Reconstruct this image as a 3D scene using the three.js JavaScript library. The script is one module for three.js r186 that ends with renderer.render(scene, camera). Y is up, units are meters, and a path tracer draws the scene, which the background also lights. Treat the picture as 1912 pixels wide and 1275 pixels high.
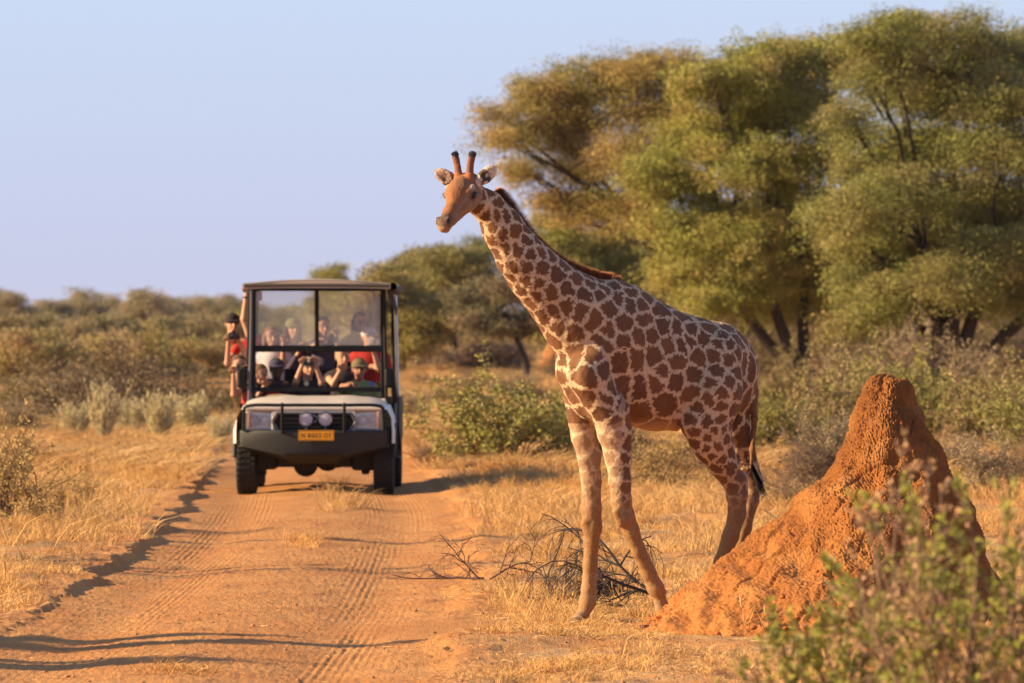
import * as THREE from 'three';
import { RoundedBoxGeometry } from 'three/addons/geometries/RoundedBoxGeometry.js';
import { mergeGeometries } from 'three/addons/utils/BufferGeometryUtils.js';
import { createNoise2D, createNoise3D } from 'simplex-noise';

// ---------------------------------------------------------------- camera, sky, sun, exposure
const clamp = (x, a = 0, b = 1) => x < a ? a : x > b ? b : x;
const scene = new THREE.Scene();
const EYE = 2.07, FPX = 10622;                       // eye height; focal length of the 200 mm lens in photograph pixels
const camera = new THREE.PerspectiveCamera(2 * Math.atan(637.5 / FPX) * 180 / Math.PI, 1912 / 1275, 1, 6000);
camera.position.set(0, EYE, 0);
camera.lookAt(0, EYE - 0.0035304 * 100, -100);
camera.userData.fStop = 5.6;
camera.focus = 38.6;

const renderer = new THREE.WebGLRenderer({ antialias: true });
renderer.toneMapping = THREE.LinearToneMapping;
renderer.toneMappingExposure = 2.2;
renderer.shadowMap.enabled = true;

const SUN_EL = 21 * Math.PI / 180, SUN_AZ = 7 * Math.PI / 180;       // low, from the left and a touch from the camera's side
const SUN = new THREE.Vector3(-Math.cos(SUN_AZ) * Math.cos(SUN_EL), Math.sin(SUN_EL), Math.sin(SUN_AZ) * Math.cos(SUN_EL));
{
  const W = 256, H = 1024, data = new Float32Array(W * H * 4);
  const mix = (a, b, t) => a.map((v, i) => v + (b[i] - v) * t);
  const HORIZON = [0.575, 0.595, 0.80], LOW = [0.60, 0.705, 0.915], HIGH = [0.23, 0.34, 0.62], ZENITH = [0.11, 0.19, 0.42], EARTH = [0.24, 0.14, 0.08];
  for (let j = 0; j < H; j++) {
    const el = ((j + 0.5) / H - 0.5) * Math.PI, y = Math.sin(el), deg = el * 180 / Math.PI;
    for (let i = 0; i < W; i++) {
      const u = ((i + 0.5) / W - 0.5) * 2 * Math.PI, x = Math.cos(u) * Math.cos(el), z = Math.sin(u) * Math.cos(el);
      let c = deg < 0 ? mix(HORIZON, EARTH, clamp((-deg - 0.4) / 2))
        : deg < 3.2 ? mix(HORIZON, LOW, deg / 3.2) : deg < 25 ? mix(LOW, HIGH, (deg - 3.2) / 21.8) : mix(HIGH, ZENITH, (deg - 25) / 65);
      if (deg >= 0) {
        const cs = Math.max(0, x * SUN.x + y * SUN.y + z * SUN.z), g = 0.35 * Math.pow(cs, 6) + 1.3 * Math.pow(cs, 60);
        c = [c[0] + g * 1.0, c[1] + g * 0.82, c[2] + g * 0.55];
      }
      const o = (j * W + i) * 4;
      data[o] = c[0] / 2.2; data[o + 1] = c[1] / 2.2; data[o + 2] = c[2] / 2.2; data[o + 3] = 1;
    }
  }
  const sky = new THREE.DataTexture(data, W, H, THREE.RGBAFormat, THREE.FloatType);
  sky.mapping = THREE.EquirectangularReflectionMapping;
  sky.magFilter = THREE.LinearFilter; sky.needsUpdate = true;
  scene.background = sky; scene.environment = sky;
}
const sun = new THREE.DirectionalLight(new THREE.Color().setRGB(1, 0.73, 0.42), 5);
sun.position.copy(SUN).multiplyScalar(80).add(new THREE.Vector3(0, 0, -50));
sun.target.position.set(0, 0, -50);
sun.castShadow = true;
Object.assign(sun.shadow.camera, { left: -60, right: 60, top: 60, bottom: -60, near: 1, far: 200 });
sun.shadow.mapSize.set(4096, 4096);
scene.add(sun, sun.target);

scene.fog = new THREE.FogExp2(new THREE.Color().setRGB(0.80, 0.80, 0.88), 0.00004);

// ---------------------------------------------------------------- helpers
function rng(seed) { let a = seed >>> 0; return () => { a = (a + 0x6D2B79F5) | 0; let t = Math.imul(a ^ (a >>> 15), 1 | a); t = (t + Math.imul(t ^ (t >>> 7), 61 | t)) ^ t; return ((t ^ (t >>> 14)) >>> 0) / 4294967296; }; }
const n2 = createNoise2D(rng(11)), n3 = createNoise3D(rng(12));
const lerp = (a, b, t) => a + (b - a) * t;
const sstep = (a, b, x) => { const t = clamp((x - a) / (b - a)); return t * t * (3 - 2 * t); };
const V3 = (x, y, z) => new THREE.Vector3(x, y, z);
function table(list, x) {                            // piecewise linear with smooth joints
  if (x <= list[0][0]) return list[0][1];
  for (let i = 1; i < list.length; i++) if (x <= list[i][0]) return lerp(list[i - 1][1], list[i][1], (x - list[i - 1][0]) / (list[i][0] - list[i - 1][0]));
  return list[list.length - 1][1];
}
const at = (px, py, d) => [(px - 956) * d / FPX, EYE - (py - 600) * d / FPX, -d];      // where the photograph's sight line stands at a distance
const taken = new Map();
function numbered(name) { const n = taken.get(name) ?? 0; taken.set(name, n + 1); return n ? name + '_' + String(n).padStart(3, '0') : name; }
function tag(o, label, category, group) { o.userData.label = label; if (category) o.userData.category = category; if (group) o.userData.group = group; return o; }
function thing(name, label, category, pos = [0, 0, 0], turn = 0, group) {
  const o = new THREE.Group(); o.name = numbered(name); o.position.set(...pos); o.rotation.y = turn; scene.add(o);
  return tag(o, label, category, group);
}
function mesh(name, geo, mat, parent) {
  const m = new THREE.Mesh(geo, mat); m.name = parent && parent !== scene ? name : numbered(name);
  m.castShadow = m.receiveShadow = true; (parent ?? scene).add(m); return m;
}
const RGB = (r, g, b) => new THREE.Color().setRGB(r, g, b);
const std = (r, g, b, rough = 0.8, o = {}) => new THREE.MeshStandardMaterial({ color: RGB(r, g, b), roughness: rough, side: THREE.DoubleSide, ...o });

// mesh collector: tubes, leaves, blades with vertex colours
class MB {
  constructor() { this.p = []; this.n = []; this.c = []; this.i = []; }
  v(x, y, z, nx, ny, nz, c) { this.p.push(x, y, z); this.n.push(nx, ny, nz); this.c.push(c[0], c[1], c[2]); return this.p.length / 3 - 1; }
  tube(pts, r0, r1, sides, c0, c1 = c0, cap = true) {
    const P = pts.map((q) => V3(...q)), up = V3(0.31, 0.2, 0.93).normalize(); let prev = -1; const rows = [];
    for (let k = 0; k < P.length; k++) {
      const t = P[Math.min(k + 1, P.length - 1)].clone().sub(P[Math.max(k - 1, 0)]).normalize(), a = V3().crossVectors(t, up).normalize(), b = V3().crossVectors(t, a), f = k / (P.length - 1);
      const r = typeof r0 === 'function' ? r0(f) : lerp(r0, r1, f), c = [lerp(c0[0], c1[0], f), lerp(c0[1], c1[1], f), lerp(c0[2], c1[2], f)], row = [];
      for (let s = 0; s < sides; s++) { const w = s / sides * 2 * Math.PI, d = a.clone().multiplyScalar(Math.cos(w)).addScaledVector(b, Math.sin(w)); row.push(this.v(P[k].x + d.x * r, P[k].y + d.y * r, P[k].z + d.z * r, d.x, d.y, d.z, c)); }
      rows.push(row);
      if (k) for (let s = 0; s < sides; s++) { const e = (s + 1) % sides, A = rows[k - 1]; this.i.push(A[s], A[e], row[s], A[e], row[e], row[s]); }
    }
    if (cap) for (const [row, q, s] of [[rows[0], P[0], 1], [rows[rows.length - 1], P[P.length - 1], 0]]) {
      const m = this.v(q.x, q.y, q.z, 0, 1, 0, s ? c0 : c1); for (let k = 0; k < sides; k++) this.i.push(row[k], m, row[(k + 1) % sides]);
    }
    return this;
  }
  leaf(o, dir, side, len, wid, c) {                   // a folded leaf: two triangles about a midrib
    const n = V3().crossVectors(side, dir).normalize(), m = o.clone().addScaledVector(dir, len * 0.5), t = o.clone().addScaledVector(dir, len);
    const a = this.v(o.x, o.y, o.z, n.x, n.y, n.z, c), b = this.v(m.x + side.x * wid - n.x * wid * 0.35, m.y + side.y * wid - n.y * wid * 0.35, m.z + side.z * wid - n.z * wid * 0.35, n.x, n.y, n.z, c),
      d = this.v(t.x, t.y, t.z, n.x, n.y, n.z, c), e = this.v(m.x - side.x * wid - n.x * wid * 0.35, m.y - side.y * wid - n.y * wid * 0.35, m.z - side.z * wid - n.z * wid * 0.35, n.x, n.y, n.z, c);
    this.i.push(a, b, d, a, d, e); return this;
  }
  blade(o, dir, bend, len, wid, c, c2 = c) {          // a bent grass blade or hair: three triangles
    const s = V3().crossVectors(dir, bend); if (s.lengthSq() < 1e-8) s.set(1, 0, 0); s.normalize().multiplyScalar(wid / 2);
    const n = V3().crossVectors(s, dir).normalize(), m = o.clone().addScaledVector(dir, len * 0.55).addScaledVector(bend, len * 0.12), t = o.clone().addScaledVector(dir, len * 0.9).addScaledVector(bend, len * 0.5);
    const a = this.v(o.x - s.x, o.y - s.y, o.z - s.z, n.x, n.y, n.z, c), b = this.v(o.x + s.x, o.y + s.y, o.z + s.z, n.x, n.y, n.z, c),
      d = this.v(m.x - s.x * 0.8, m.y - s.y * 0.8, m.z - s.z * 0.8, n.x, n.y, n.z, c), e = this.v(m.x + s.x * 0.8, m.y + s.y * 0.8, m.z + s.z * 0.8, n.x, n.y, n.z, c), f = this.v(t.x, t.y, t.z, n.x, n.y, n.z, c2);
    this.i.push(a, b, d, b, e, d, d, e, f); return this;
  }
  geo() {
    const g = new THREE.BufferGeometry();
    g.setAttribute('position', new THREE.Float32BufferAttribute(this.p, 3)); g.setAttribute('normal', new THREE.Float32BufferAttribute(this.n, 3));
    g.setAttribute('color', new THREE.Float32BufferAttribute(this.c, 3)); g.setIndex(this.i); return g;
  }
}
const randDir = (R) => { const z = R() * 2 - 1, a = R() * 2 * Math.PI, r = Math.sqrt(1 - z * z); return V3(r * Math.cos(a), z, r * Math.sin(a)); };

// ---------------------------------------------------------------- smooth bodies: blended tapered capsules, meshed by surface nets
// prim: { a, b, ra, rb, k, sub, w, s }: from a to b, radii ra to rb, blend k; w, s squash it along direction w by s
function cap(a, b, ra, rb = ra, k = 0.03, o = {}) { return { a, b, ra, rb, k, ...o }; }
function prep(P) {
  return P.map((q) => {
    const s = q.s ?? 1, w = q.w ?? [0, 1, 0], l = Math.hypot(...w), W = w.map((x) => x / l), T = (p) => { const d = (s - 1) * (p[0] * W[0] + p[1] * W[1] + p[2] * W[2]); return [p[0] + W[0] * d, p[1] + W[1] * d, p[2] + W[2] * d]; };
    const A = T(q.a), B = T(q.b), D = [B[0] - A[0], B[1] - A[1], B[2] - A[2]], L = D[0] * D[0] + D[1] * D[1] + D[2] * D[2];
    return { ...q, s, W, A, D, L: L || 1e-9, s1: s - 1, k: Math.max(q.k ?? 0.03, 1e-4) };
  });
}
function primD(q, x, y, z) {
  if (q.s1) { const d = q.s1 * (x * q.W[0] + y * q.W[1] + z * q.W[2]); x += q.W[0] * d; y += q.W[1] * d; z += q.W[2] * d; }
  const px = x - q.A[0], py = y - q.A[1], pz = z - q.A[2], D = q.D;
  let t = (px * D[0] + py * D[1] + pz * D[2]) / q.L; t = t < 0 ? 0 : t > 1 ? 1 : t;
  const ex = px - D[0] * t, ey = py - D[1] * t, ez = pz - D[2] * t;
  return Math.sqrt(ex * ex + ey * ey + ez * ez) - (q.ra + (q.rb - q.ra) * t);
}
function field(list, x, y, z) {
  let d = 1e3;
  for (const q of list) {
    const e = primD(q, x, y, z), k = q.k;
    if (q.sub) { const h = Math.max(k - Math.abs(d + e), 0) / k; d = Math.max(d, -e) + h * h * k * 0.25; }
    else { const h = Math.max(k - Math.abs(d - e), 0) / k; d = Math.min(d, e) - h * h * k * 0.25; }
  }
  return d;
}
function sdfMesh(prims, cell, paint) {
  const P = prep(prims), lo = [1e9, 1e9, 1e9], hi = [-1e9, -1e9, -1e9];
  for (const q of P) if (!q.sub) for (let c = 0; c < 3; c++) { lo[c] = Math.min(lo[c], q.a[c] - q.ra, q.b[c] - q.rb); hi[c] = Math.max(hi[c], q.a[c] + q.ra, q.b[c] + q.rb); }
  const B = 8, kb = [0, 1, 2].map((c) => Math.ceil((hi[c] - lo[c] + 6 * cell) / cell / B) + 1), N = kb.map((x) => x * B);
  for (let c = 0; c < 3; c++) lo[c] -= 4 * cell;
  const sx = N[1] * N[2], sy = N[2], val = new Float32Array(N[0] * sx), blocks = [], R = B * cell * 0.87 + 2 * cell;
  for (let bx = 0; bx < kb[0]; bx++) for (let by = 0; by < kb[1]; by++) for (let bz = 0; bz < kb[2]; bz++) {
    const cx = lo[0] + (bx + 0.5) * B * cell, cy = lo[1] + (by + 0.5) * B * cell, cz = lo[2] + (bz + 0.5) * B * cell;
    let m = 1e9; const list = [];
    for (const q of P) { const e = primD(q, cx, cy, cz); if (e < R * q.s + q.k * 1.5 + 0.02) list.push(q); if (!q.sub) m = Math.min(m, e); }
    const d = list.length ? field(list, cx, cy, cz) : m, live = list.some((q) => !q.sub) && Math.abs(d) < R * Math.max(...list.map((q) => q.s)) + 0.01;
    for (let i = bx * B; i < bx * B + B; i++) for (let j = by * B; j < by * B + B; j++) for (let k = bz * B, o = i * sx + j * sy + k; k < bz * B + B; k++, o++)
      val[o] = live ? field(list, lo[0] + i * cell, lo[1] + j * cell, lo[2] + k * cell) : (d < 0 ? -9 : 9);
    if (live) blocks.push([bx, by, bz, list]);
  }
  const idx = new Int32Array(val.length).fill(-1), pos = [], own = [];
  const E = [[0, 1], [0, 2], [0, 4], [1, 3], [1, 5], [2, 3], [2, 6], [3, 7], [4, 5], [4, 6], [5, 7], [6, 7]], off = [0, 1, 2, 3, 4, 5, 6, 7].map((b) => (b >> 2 & 1) * sx + (b >> 1 & 1) * sy + (b & 1));
  for (let t = 0; t < blocks.length; t++) {
    const [bx, by, bz] = blocks[t];
    for (let i = bx * B; i < Math.min(bx * B + B, N[0] - 1); i++) for (let j = by * B; j < Math.min(by * B + B, N[1] - 1); j++) for (let k = bz * B; k < Math.min(bz * B + B, N[2] - 1); k++) {
      const o = i * sx + j * sy + k; let neg = 0;
      for (let b = 0; b < 8; b++) if (val[o + off[b]] < 0) neg++;
      if (!neg || neg === 8) continue;
      let x = 0, y = 0, z = 0, n = 0;
      for (const [a, b] of E) { const u = val[o + off[a]], w = val[o + off[b]]; if ((u < 0) === (w < 0)) continue; const f = u / (u - w); x += lerp(a >> 2 & 1, b >> 2 & 1, f); y += lerp(a >> 1 & 1, b >> 1 & 1, f); z += lerp(a & 1, b & 1, f); n++; }
      idx[o] = own.length; own.push(t); pos.push(lo[0] + (i + x / n) * cell, lo[1] + (j + y / n) * cell, lo[2] + (k + z / n) * cell);
    }
  }
  const tri = [], quad = (a, b, c, d, flip) => { if (a < 0 || b < 0 || c < 0 || d < 0) return; if (!flip) tri.push(a, c, b, a, d, c); else tri.push(a, b, c, a, c, d); };
  for (const [bx, by, bz] of blocks) for (let i = Math.max(1, bx * B); i < bx * B + B - (bx === kb[0] - 1 ? 1 : 0); i++) for (let j = Math.max(1, by * B); j < by * B + B - (by === kb[1] - 1 ? 1 : 0); j++) for (let k = Math.max(1, bz * B); k < bz * B + B - (bz === kb[2] - 1 ? 1 : 0); k++) {
    const o = i * sx + j * sy + k, s = val[o] < 0;
    if (s !== (val[o + sx] < 0)) quad(idx[o], idx[o - sy], idx[o - sy - 1], idx[o - 1], s);
    if (s !== (val[o + sy] < 0)) quad(idx[o], idx[o - 1], idx[o - sx - 1], idx[o - sx], s);
    if (s !== (val[o + 1] < 0)) quad(idx[o], idx[o - sx], idx[o - sx - sy], idx[o - sy], s);
  }
  const nor = new Float32Array(pos.length), col = paint ? new Float32Array(pos.length) : null, h = cell * 0.3;
  for (let v = 0; v < own.length; v++) {
    const L = blocks[own[v]][3]; let x = pos[v * 3], y = pos[v * 3 + 1], z = pos[v * 3 + 2], gx, gy, gz, g;
    for (let it = 0; it < 3; it++) {
      gx = (field(L, x + h, y, z) - field(L, x - h, y, z)) / (2 * h); gy = (field(L, x, y + h, z) - field(L, x, y - h, z)) / (2 * h); gz = (field(L, x, y, z + h) - field(L, x, y, z - h)) / (2 * h);
      g = gx * gx + gy * gy + gz * gz || 1;
      if (it === 2) break;
      const m = clamp(field(L, x, y, z) / g, -cell, cell) * 0.9; x -= gx * m; y -= gy * m; z -= gz * m;
    }
    g = Math.sqrt(g); pos[v * 3] = x; pos[v * 3 + 1] = y; pos[v * 3 + 2] = z; nor[v * 3] = gx / g; nor[v * 3 + 1] = gy / g; nor[v * 3 + 2] = gz / g;
    if (paint) { let best = 1e9, who = L[0]; for (const q of L) if (!q.sub) { const e = primD(q, x, y, z); if (e < best) { best = e; who = q; } } const c = paint(x, y, z, nor[v * 3], nor[v * 3 + 1], nor[v * 3 + 2], who); col[v * 3] = c[0]; col[v * 3 + 1] = c[1]; col[v * 3 + 2] = c[2]; }
  }
  const geo = new THREE.BufferGeometry();
  geo.setAttribute('position', new THREE.Float32BufferAttribute(pos, 3)); geo.setAttribute('normal', new THREE.BufferAttribute(nor, 3));
  if (col) geo.setAttribute('color', new THREE.BufferAttribute(col, 3));
  geo.setIndex(tri); return geo;
}
function grainTexture(size, seed, f) {               // greyscale data texture
  const d = new Uint8Array(size * size * 4), R = rng(seed);
  for (let j = 0; j < size; j++) for (let i = 0; i < size; i++) { const v = clamp(f(i / size, j / size, R)) * 255, o = (j * size + i) * 4; d[o] = d[o + 1] = d[o + 2] = v; d[o + 3] = 255; }
  const t = new THREE.DataTexture(d, size, size); t.wrapS = t.wrapT = THREE.RepeatWrapping; t.magFilter = THREE.LinearFilter; t.needsUpdate = true; return t;
}
const torusNoise = (u, v, f, o = 0) => { const a = u * 2 * Math.PI, b = v * 2 * Math.PI, k = f / (2 * Math.PI); return n3(Math.cos(a) * k + o, Math.sin(a) * k, Math.cos(b) * k + o) * 0.5 + n3(Math.sin(b) * k, Math.cos(a) * k + 7 + o, Math.sin(a) * k) * 0.5; };
// ---------------------------------------------------------------- ground and dirt road
const ROAD = [[0, -2.3], [26, -2.1], [32.6, -2.0], [40, -1.88], [52, -1.9], [62.8, -2.1], [69.4, -2.4], [91, -3.15], [130, -5.2], [300, -15], [3000, -200]];
const roadX = (d) => (table(ROAD, d - 3) + table(ROAD, d) + table(ROAD, d + 3)) / 3;
const ROADW = 1.5;
function edge(s, d) { return Math.abs(s) - ROADW + 0.13 * n2(d * 0.35, s > 0 ? 3 : 9) + 0.05 * n2(d * 1.7, s > 0 ? 5 : 1); }     // > 0 on the verge
function groundH(x, z) {
  const d = -z, s = x - roadX(Math.max(d, 0)), e = edge(s, d), a = Math.abs(s);
  let h = 0;
  const near = 1 - sstep(90, 140, d);
  if (near > 0 && a < 40) {
    const bank = (s < 0 ? lerp(0.02, 0.062, sstep(39, 47, d)) * sstep(-0.05, 0.05, e) : 0.05 * sstep(-0.12, 0.16, e));
    h += near * (bank + 0.012 * Math.exp(-s * s / 0.12) - 0.036 * Math.exp(-(((a - 0.88) / 0.34) ** 2)));
    const off = sstep(0, 0.6, e);
    h += near * off * (0.05 * n2(x * 0.35, z * 0.22) + 0.022 * n2(x * 1.3, z * 1.1));
    const rough = e > 0 ? 1 : 0.5; h += rough * (0.010 * n2(x * 2.3, z * 2.1) + 0.006 * n2(x * 6, z * 5)) + (d < 60 ? 0.004 * n2(x * 17, z * 15) : 0);
    if (e < 0 && d < 95) {
      const t = Math.exp(-(((a - 0.84) / 0.36) ** 4)), wob = 0.9 * n2(s * 0.5, d * 0.05) + 0.3 * n2(3 + s, d * 0.2);
      h += 0.0030 * t * Math.sin(s * 2 * Math.PI / 0.052 + wob * 3) * sstep(-0.6, 0.6, n2(s * 1.6 + 20, d * 0.05)) * (0.85 + 0.4 * n2(s * 5, d * 0.22));
      h += 0.014 * sstep(0.45, 0.85, n2(x * 1.1 + 40, z * 0.8)) * (1 - t * 0.6);
    }
  }
  if (d < 46) h *= lerp(0.1, 1, sstep(1.0, 1.9, Math.hypot((x - 1.2) / 1.5, (z + 38.7) / 1.1)));      // trodden level round the giraffe and the mound
  h += sstep(80, 220, d) * 0.5 * n2(x * 0.011 + 5, z * 0.006) - 0.1 * sstep(80, 200, d);
  return h;
}
const SAND = [0.57, 0.232, 0.050], SAND_PALE = [0.63, 0.295, 0.080], SAND_DARK = [0.42, 0.155, 0.034], STRAW = [0.58, 0.36, 0.15], LITTER = [0.34, 0.19, 0.085];
const mix3 = (a, b, t) => [lerp(a[0], b[0], t), lerp(a[1], b[1], t), lerp(a[2], b[2], t)];
function groundC(x, z) {
  const d = -z, s = x - roadX(Math.max(d, 0)), e = edge(s, d), far = sstep(60, 120, d);
  let c = mix3(SAND, SAND_PALE, clamp(0.5 + 0.6 * n2(x * 0.8, z * 0.5)));
  c = mix3(c, SAND_DARK, 0.55 * clamp(n2(x * 2.7 + 9, z * 1.9) * 0.8 + 0.05) + 0.16 * clamp(n2(x * 15, z * 11)));
  if (e > 0) {
    let g = sstep(0, 0.7, e) * clamp(0.35 + 0.5 * n2(x * 0.7 + 3, z * 0.5) + 0.4 * n2(x * 4, z * 3), 0, 0.85);
    g = lerp(g, clamp(0.7 + 0.4 * n2(x * 0.03, z * 0.02), 0, 1), far);
    c = mix3(c, STRAW, g); c = mix3(c, LITTER, 0.6 * (1 - far * 0.6) * clamp(n2(x * 5.5 + 50, z * 4.5)) * sstep(0.1, 0.6, e));
  }
  return c;
}
const sandBump = grainTexture(512, 5, (u, v, R) => 0.5 + 0.25 * torusNoise(u, v, 34) + 0.2 * torusNoise(u, v, 90, 4) + (R() - 0.5) * 0.35 + (R() < 0.012 ? 0.4 : 0));
sandBump.repeat.set(1 / 0.9, 1 / 0.9);
const sandTint = grainTexture(512, 6, (u, v, R) => 0.86 + 0.1 * torusNoise(u, v, 22, 2) + (R() - 0.5) * 0.16 - (R() < 0.02 ? 0.35 : 0) + (R() < 0.01 ? 0.3 : 0));
sandTint.repeat.set(1 / 1.3, 1 / 1.3);
const SAND_MAT = new THREE.MeshStandardMaterial({ vertexColors: true, roughness: 0.97, bumpMap: sandBump, bumpScale: 0.012, map: sandTint });
{
  const cols = [], rows = [];
  for (let k = 0, s = 0, w = 0.012; s < 1400; k++) { cols.push(s); w = s < 1.9 ? 0.0125 : s < 9 ? 0.04 : w * 1.16; s += w; }
  const S = [...cols.slice(1).reverse().map((x) => -x), ...cols];
  for (let d = -60; d < 26; d += d < 18 ? 6 : 0.5) rows.push(d);
  for (let d = 26, w = 0.08; d < 3200;) { rows.push(d); w = d < 46 ? 0.075 : d < 80 ? 0.11 : w * 1.045; d += w; }
  const road = [], nc = S.length, nr = rows.length;
  const P = new Float32Array(nc * nr * 3), C = new Float32Array(nc * nr * 3), U = new Float32Array(nc * nr * 2);
  for (let r = 0; r < nr; r++) for (let c = 0; c < nc; c++) {
    const d = rows[r], x = roadX(Math.max(d, 0)) + S[c], o = r * nc + c, k = groundC(x, -d);
    P.set([x, groundH(x, -d), -d], o * 3); C.set(k, o * 3); U.set([x, -d], o * 2);
  }
  const full = new THREE.BufferGeometry();
  full.setAttribute('position', new THREE.BufferAttribute(P, 3)); full.setAttribute('color', new THREE.BufferAttribute(C, 3)); full.setAttribute('uv', new THREE.BufferAttribute(U, 2));
  const part = (f) => { const I = []; for (let r = 0; r < nr - 1; r++) for (let c = 0; c < nc - 1; c++) { if (!f((S[c] + S[c + 1]) / 2)) continue; const a = r * nc + c; I.push(a, a + 1, a + nc, a + 1, a + nc + 1, a + nc); } return I; };
  const on = part((s) => Math.abs(s) < 1.6), out = part((s) => Math.abs(s) >= 1.6);
  full.setIndex([...Array(0)]); const all = new Uint32Array(on.length + out.length); all.set(on); all.set(out, on.length);
  full.setIndex(new THREE.BufferAttribute(all, 1)); full.computeVertexNormals();
  const sub = (I) => {                                  // keeps the shared edge and its normals
    const map = new Map(), p = [], n = [], c = [], u = [], ix = new Uint32Array(I.length), N = full.attributes.normal.array;
    for (let k = 0; k < I.length; k++) { let m = map.get(I[k]); if (m === undefined) { m = map.size; map.set(I[k], m); const o = I[k]; p.push(P[o * 3], P[o * 3 + 1], P[o * 3 + 2]); n.push(N[o * 3], N[o * 3 + 1], N[o * 3 + 2]); c.push(C[o * 3], C[o * 3 + 1], C[o * 3 + 2]); u.push(U[o * 2], U[o * 2 + 1]); } ix[k] = m; }
    const g = new THREE.BufferGeometry(); g.setAttribute('position', new THREE.Float32BufferAttribute(p, 3)); g.setAttribute('normal', new THREE.Float32BufferAttribute(n, 3));
    g.setAttribute('color', new THREE.Float32BufferAttribute(c, 3)); g.setAttribute('uv', new THREE.Float32BufferAttribute(u, 2)); g.setIndex(new THREE.BufferAttribute(ix, 1)); return g;
  };
  mesh('ground', sub(out), SAND_MAT).userData.kind = 'structure';
  mesh('dirt_road', sub(on), SAND_MAT).userData.kind = 'structure';
}

// ---------------------------------------------------------------- dry grass
const GRASS_MAT = new THREE.MeshPhysicalMaterial({ vertexColors: true, color: 0xffffff, roughness: 0.95, transmission: 0.3, thickness: 0, side: THREE.DoubleSide });
function tuftGeo(seed, blades, hgt, spread, lean, wid) {
  const R = rng(seed), m = new MB();
  for (let k = 0; k < blades; k++) {
    const a = R() * 6.283, r = spread * Math.sqrt(R()), o = V3(Math.cos(a) * r, -0.01, Math.sin(a) * r), b = R() * 6.283, l = lean * (0.3 + R());
    const dir = V3(Math.cos(a) * l * 0.6 + Math.cos(b) * l * 0.5, 1, Math.sin(a) * l * 0.6 + Math.sin(b) * l * 0.5).normalize(), bend = V3(Math.cos(b), -0.35, Math.sin(b));
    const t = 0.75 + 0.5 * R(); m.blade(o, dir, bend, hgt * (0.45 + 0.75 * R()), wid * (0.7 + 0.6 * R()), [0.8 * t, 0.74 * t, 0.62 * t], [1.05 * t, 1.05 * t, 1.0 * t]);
  }
  return m.geo();
}
const MOUND = [2.515, -38.25];
const bareSpots = [[-0.4, -36.1, 1.5, 0.8], [0.9, -36.3, 1.6, 0.55], [1.9, -36.6, 0.9, 0.5]];        // bare sand: x, z, rx, rz
function grassCover(x, z) {
  const d = -z, s = x - roadX(d), e = edge(s, d);
  let g = sstep(0.05, 0.5, e);
  g *= clamp(0.36 + 0.85 * n2(x * 0.55 + 7, z * 0.3) + 0.35 * n2(x * 2.1, z * 1.6));
  if (d < 60) for (const [bx, bz, rx, rz] of bareSpots) g *= sstep(0.55, 1.25, Math.hypot((x - bx) / rx, (z - bz) / rz) + 0.25 * n2(x * 2.5, z * 2.5));
  if (d < 46) { const q = Math.hypot((x - MOUND[0]) / 1.25, (z - MOUND[1]) / 0.9); g *= sstep(0.8, 1.1, q); if (x > 1.1 && x < MOUND[0] && Math.abs(z - MOUND[1]) < 0.4) g = 0; }
  if (d < 42 && s < 0) g *= sstep(44, 36, 0) + sstep(38.5, 42.5, d);          // the near left corner is bare sand
  for (const [cx, cd, rx, rz] of [[-1.93, 62.5, 0.3, 2.0], [-1.9, 52.6, 0.28, 1.6], [-1.98, 33.6, 0.42, 0.7], [-2.2, 69.5, 0.12, 1.5]]) g = Math.max(g, 0.85 - Math.hypot((x - cx) / rx, (d - cd) / rz));
  return clamp(g);
}
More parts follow.
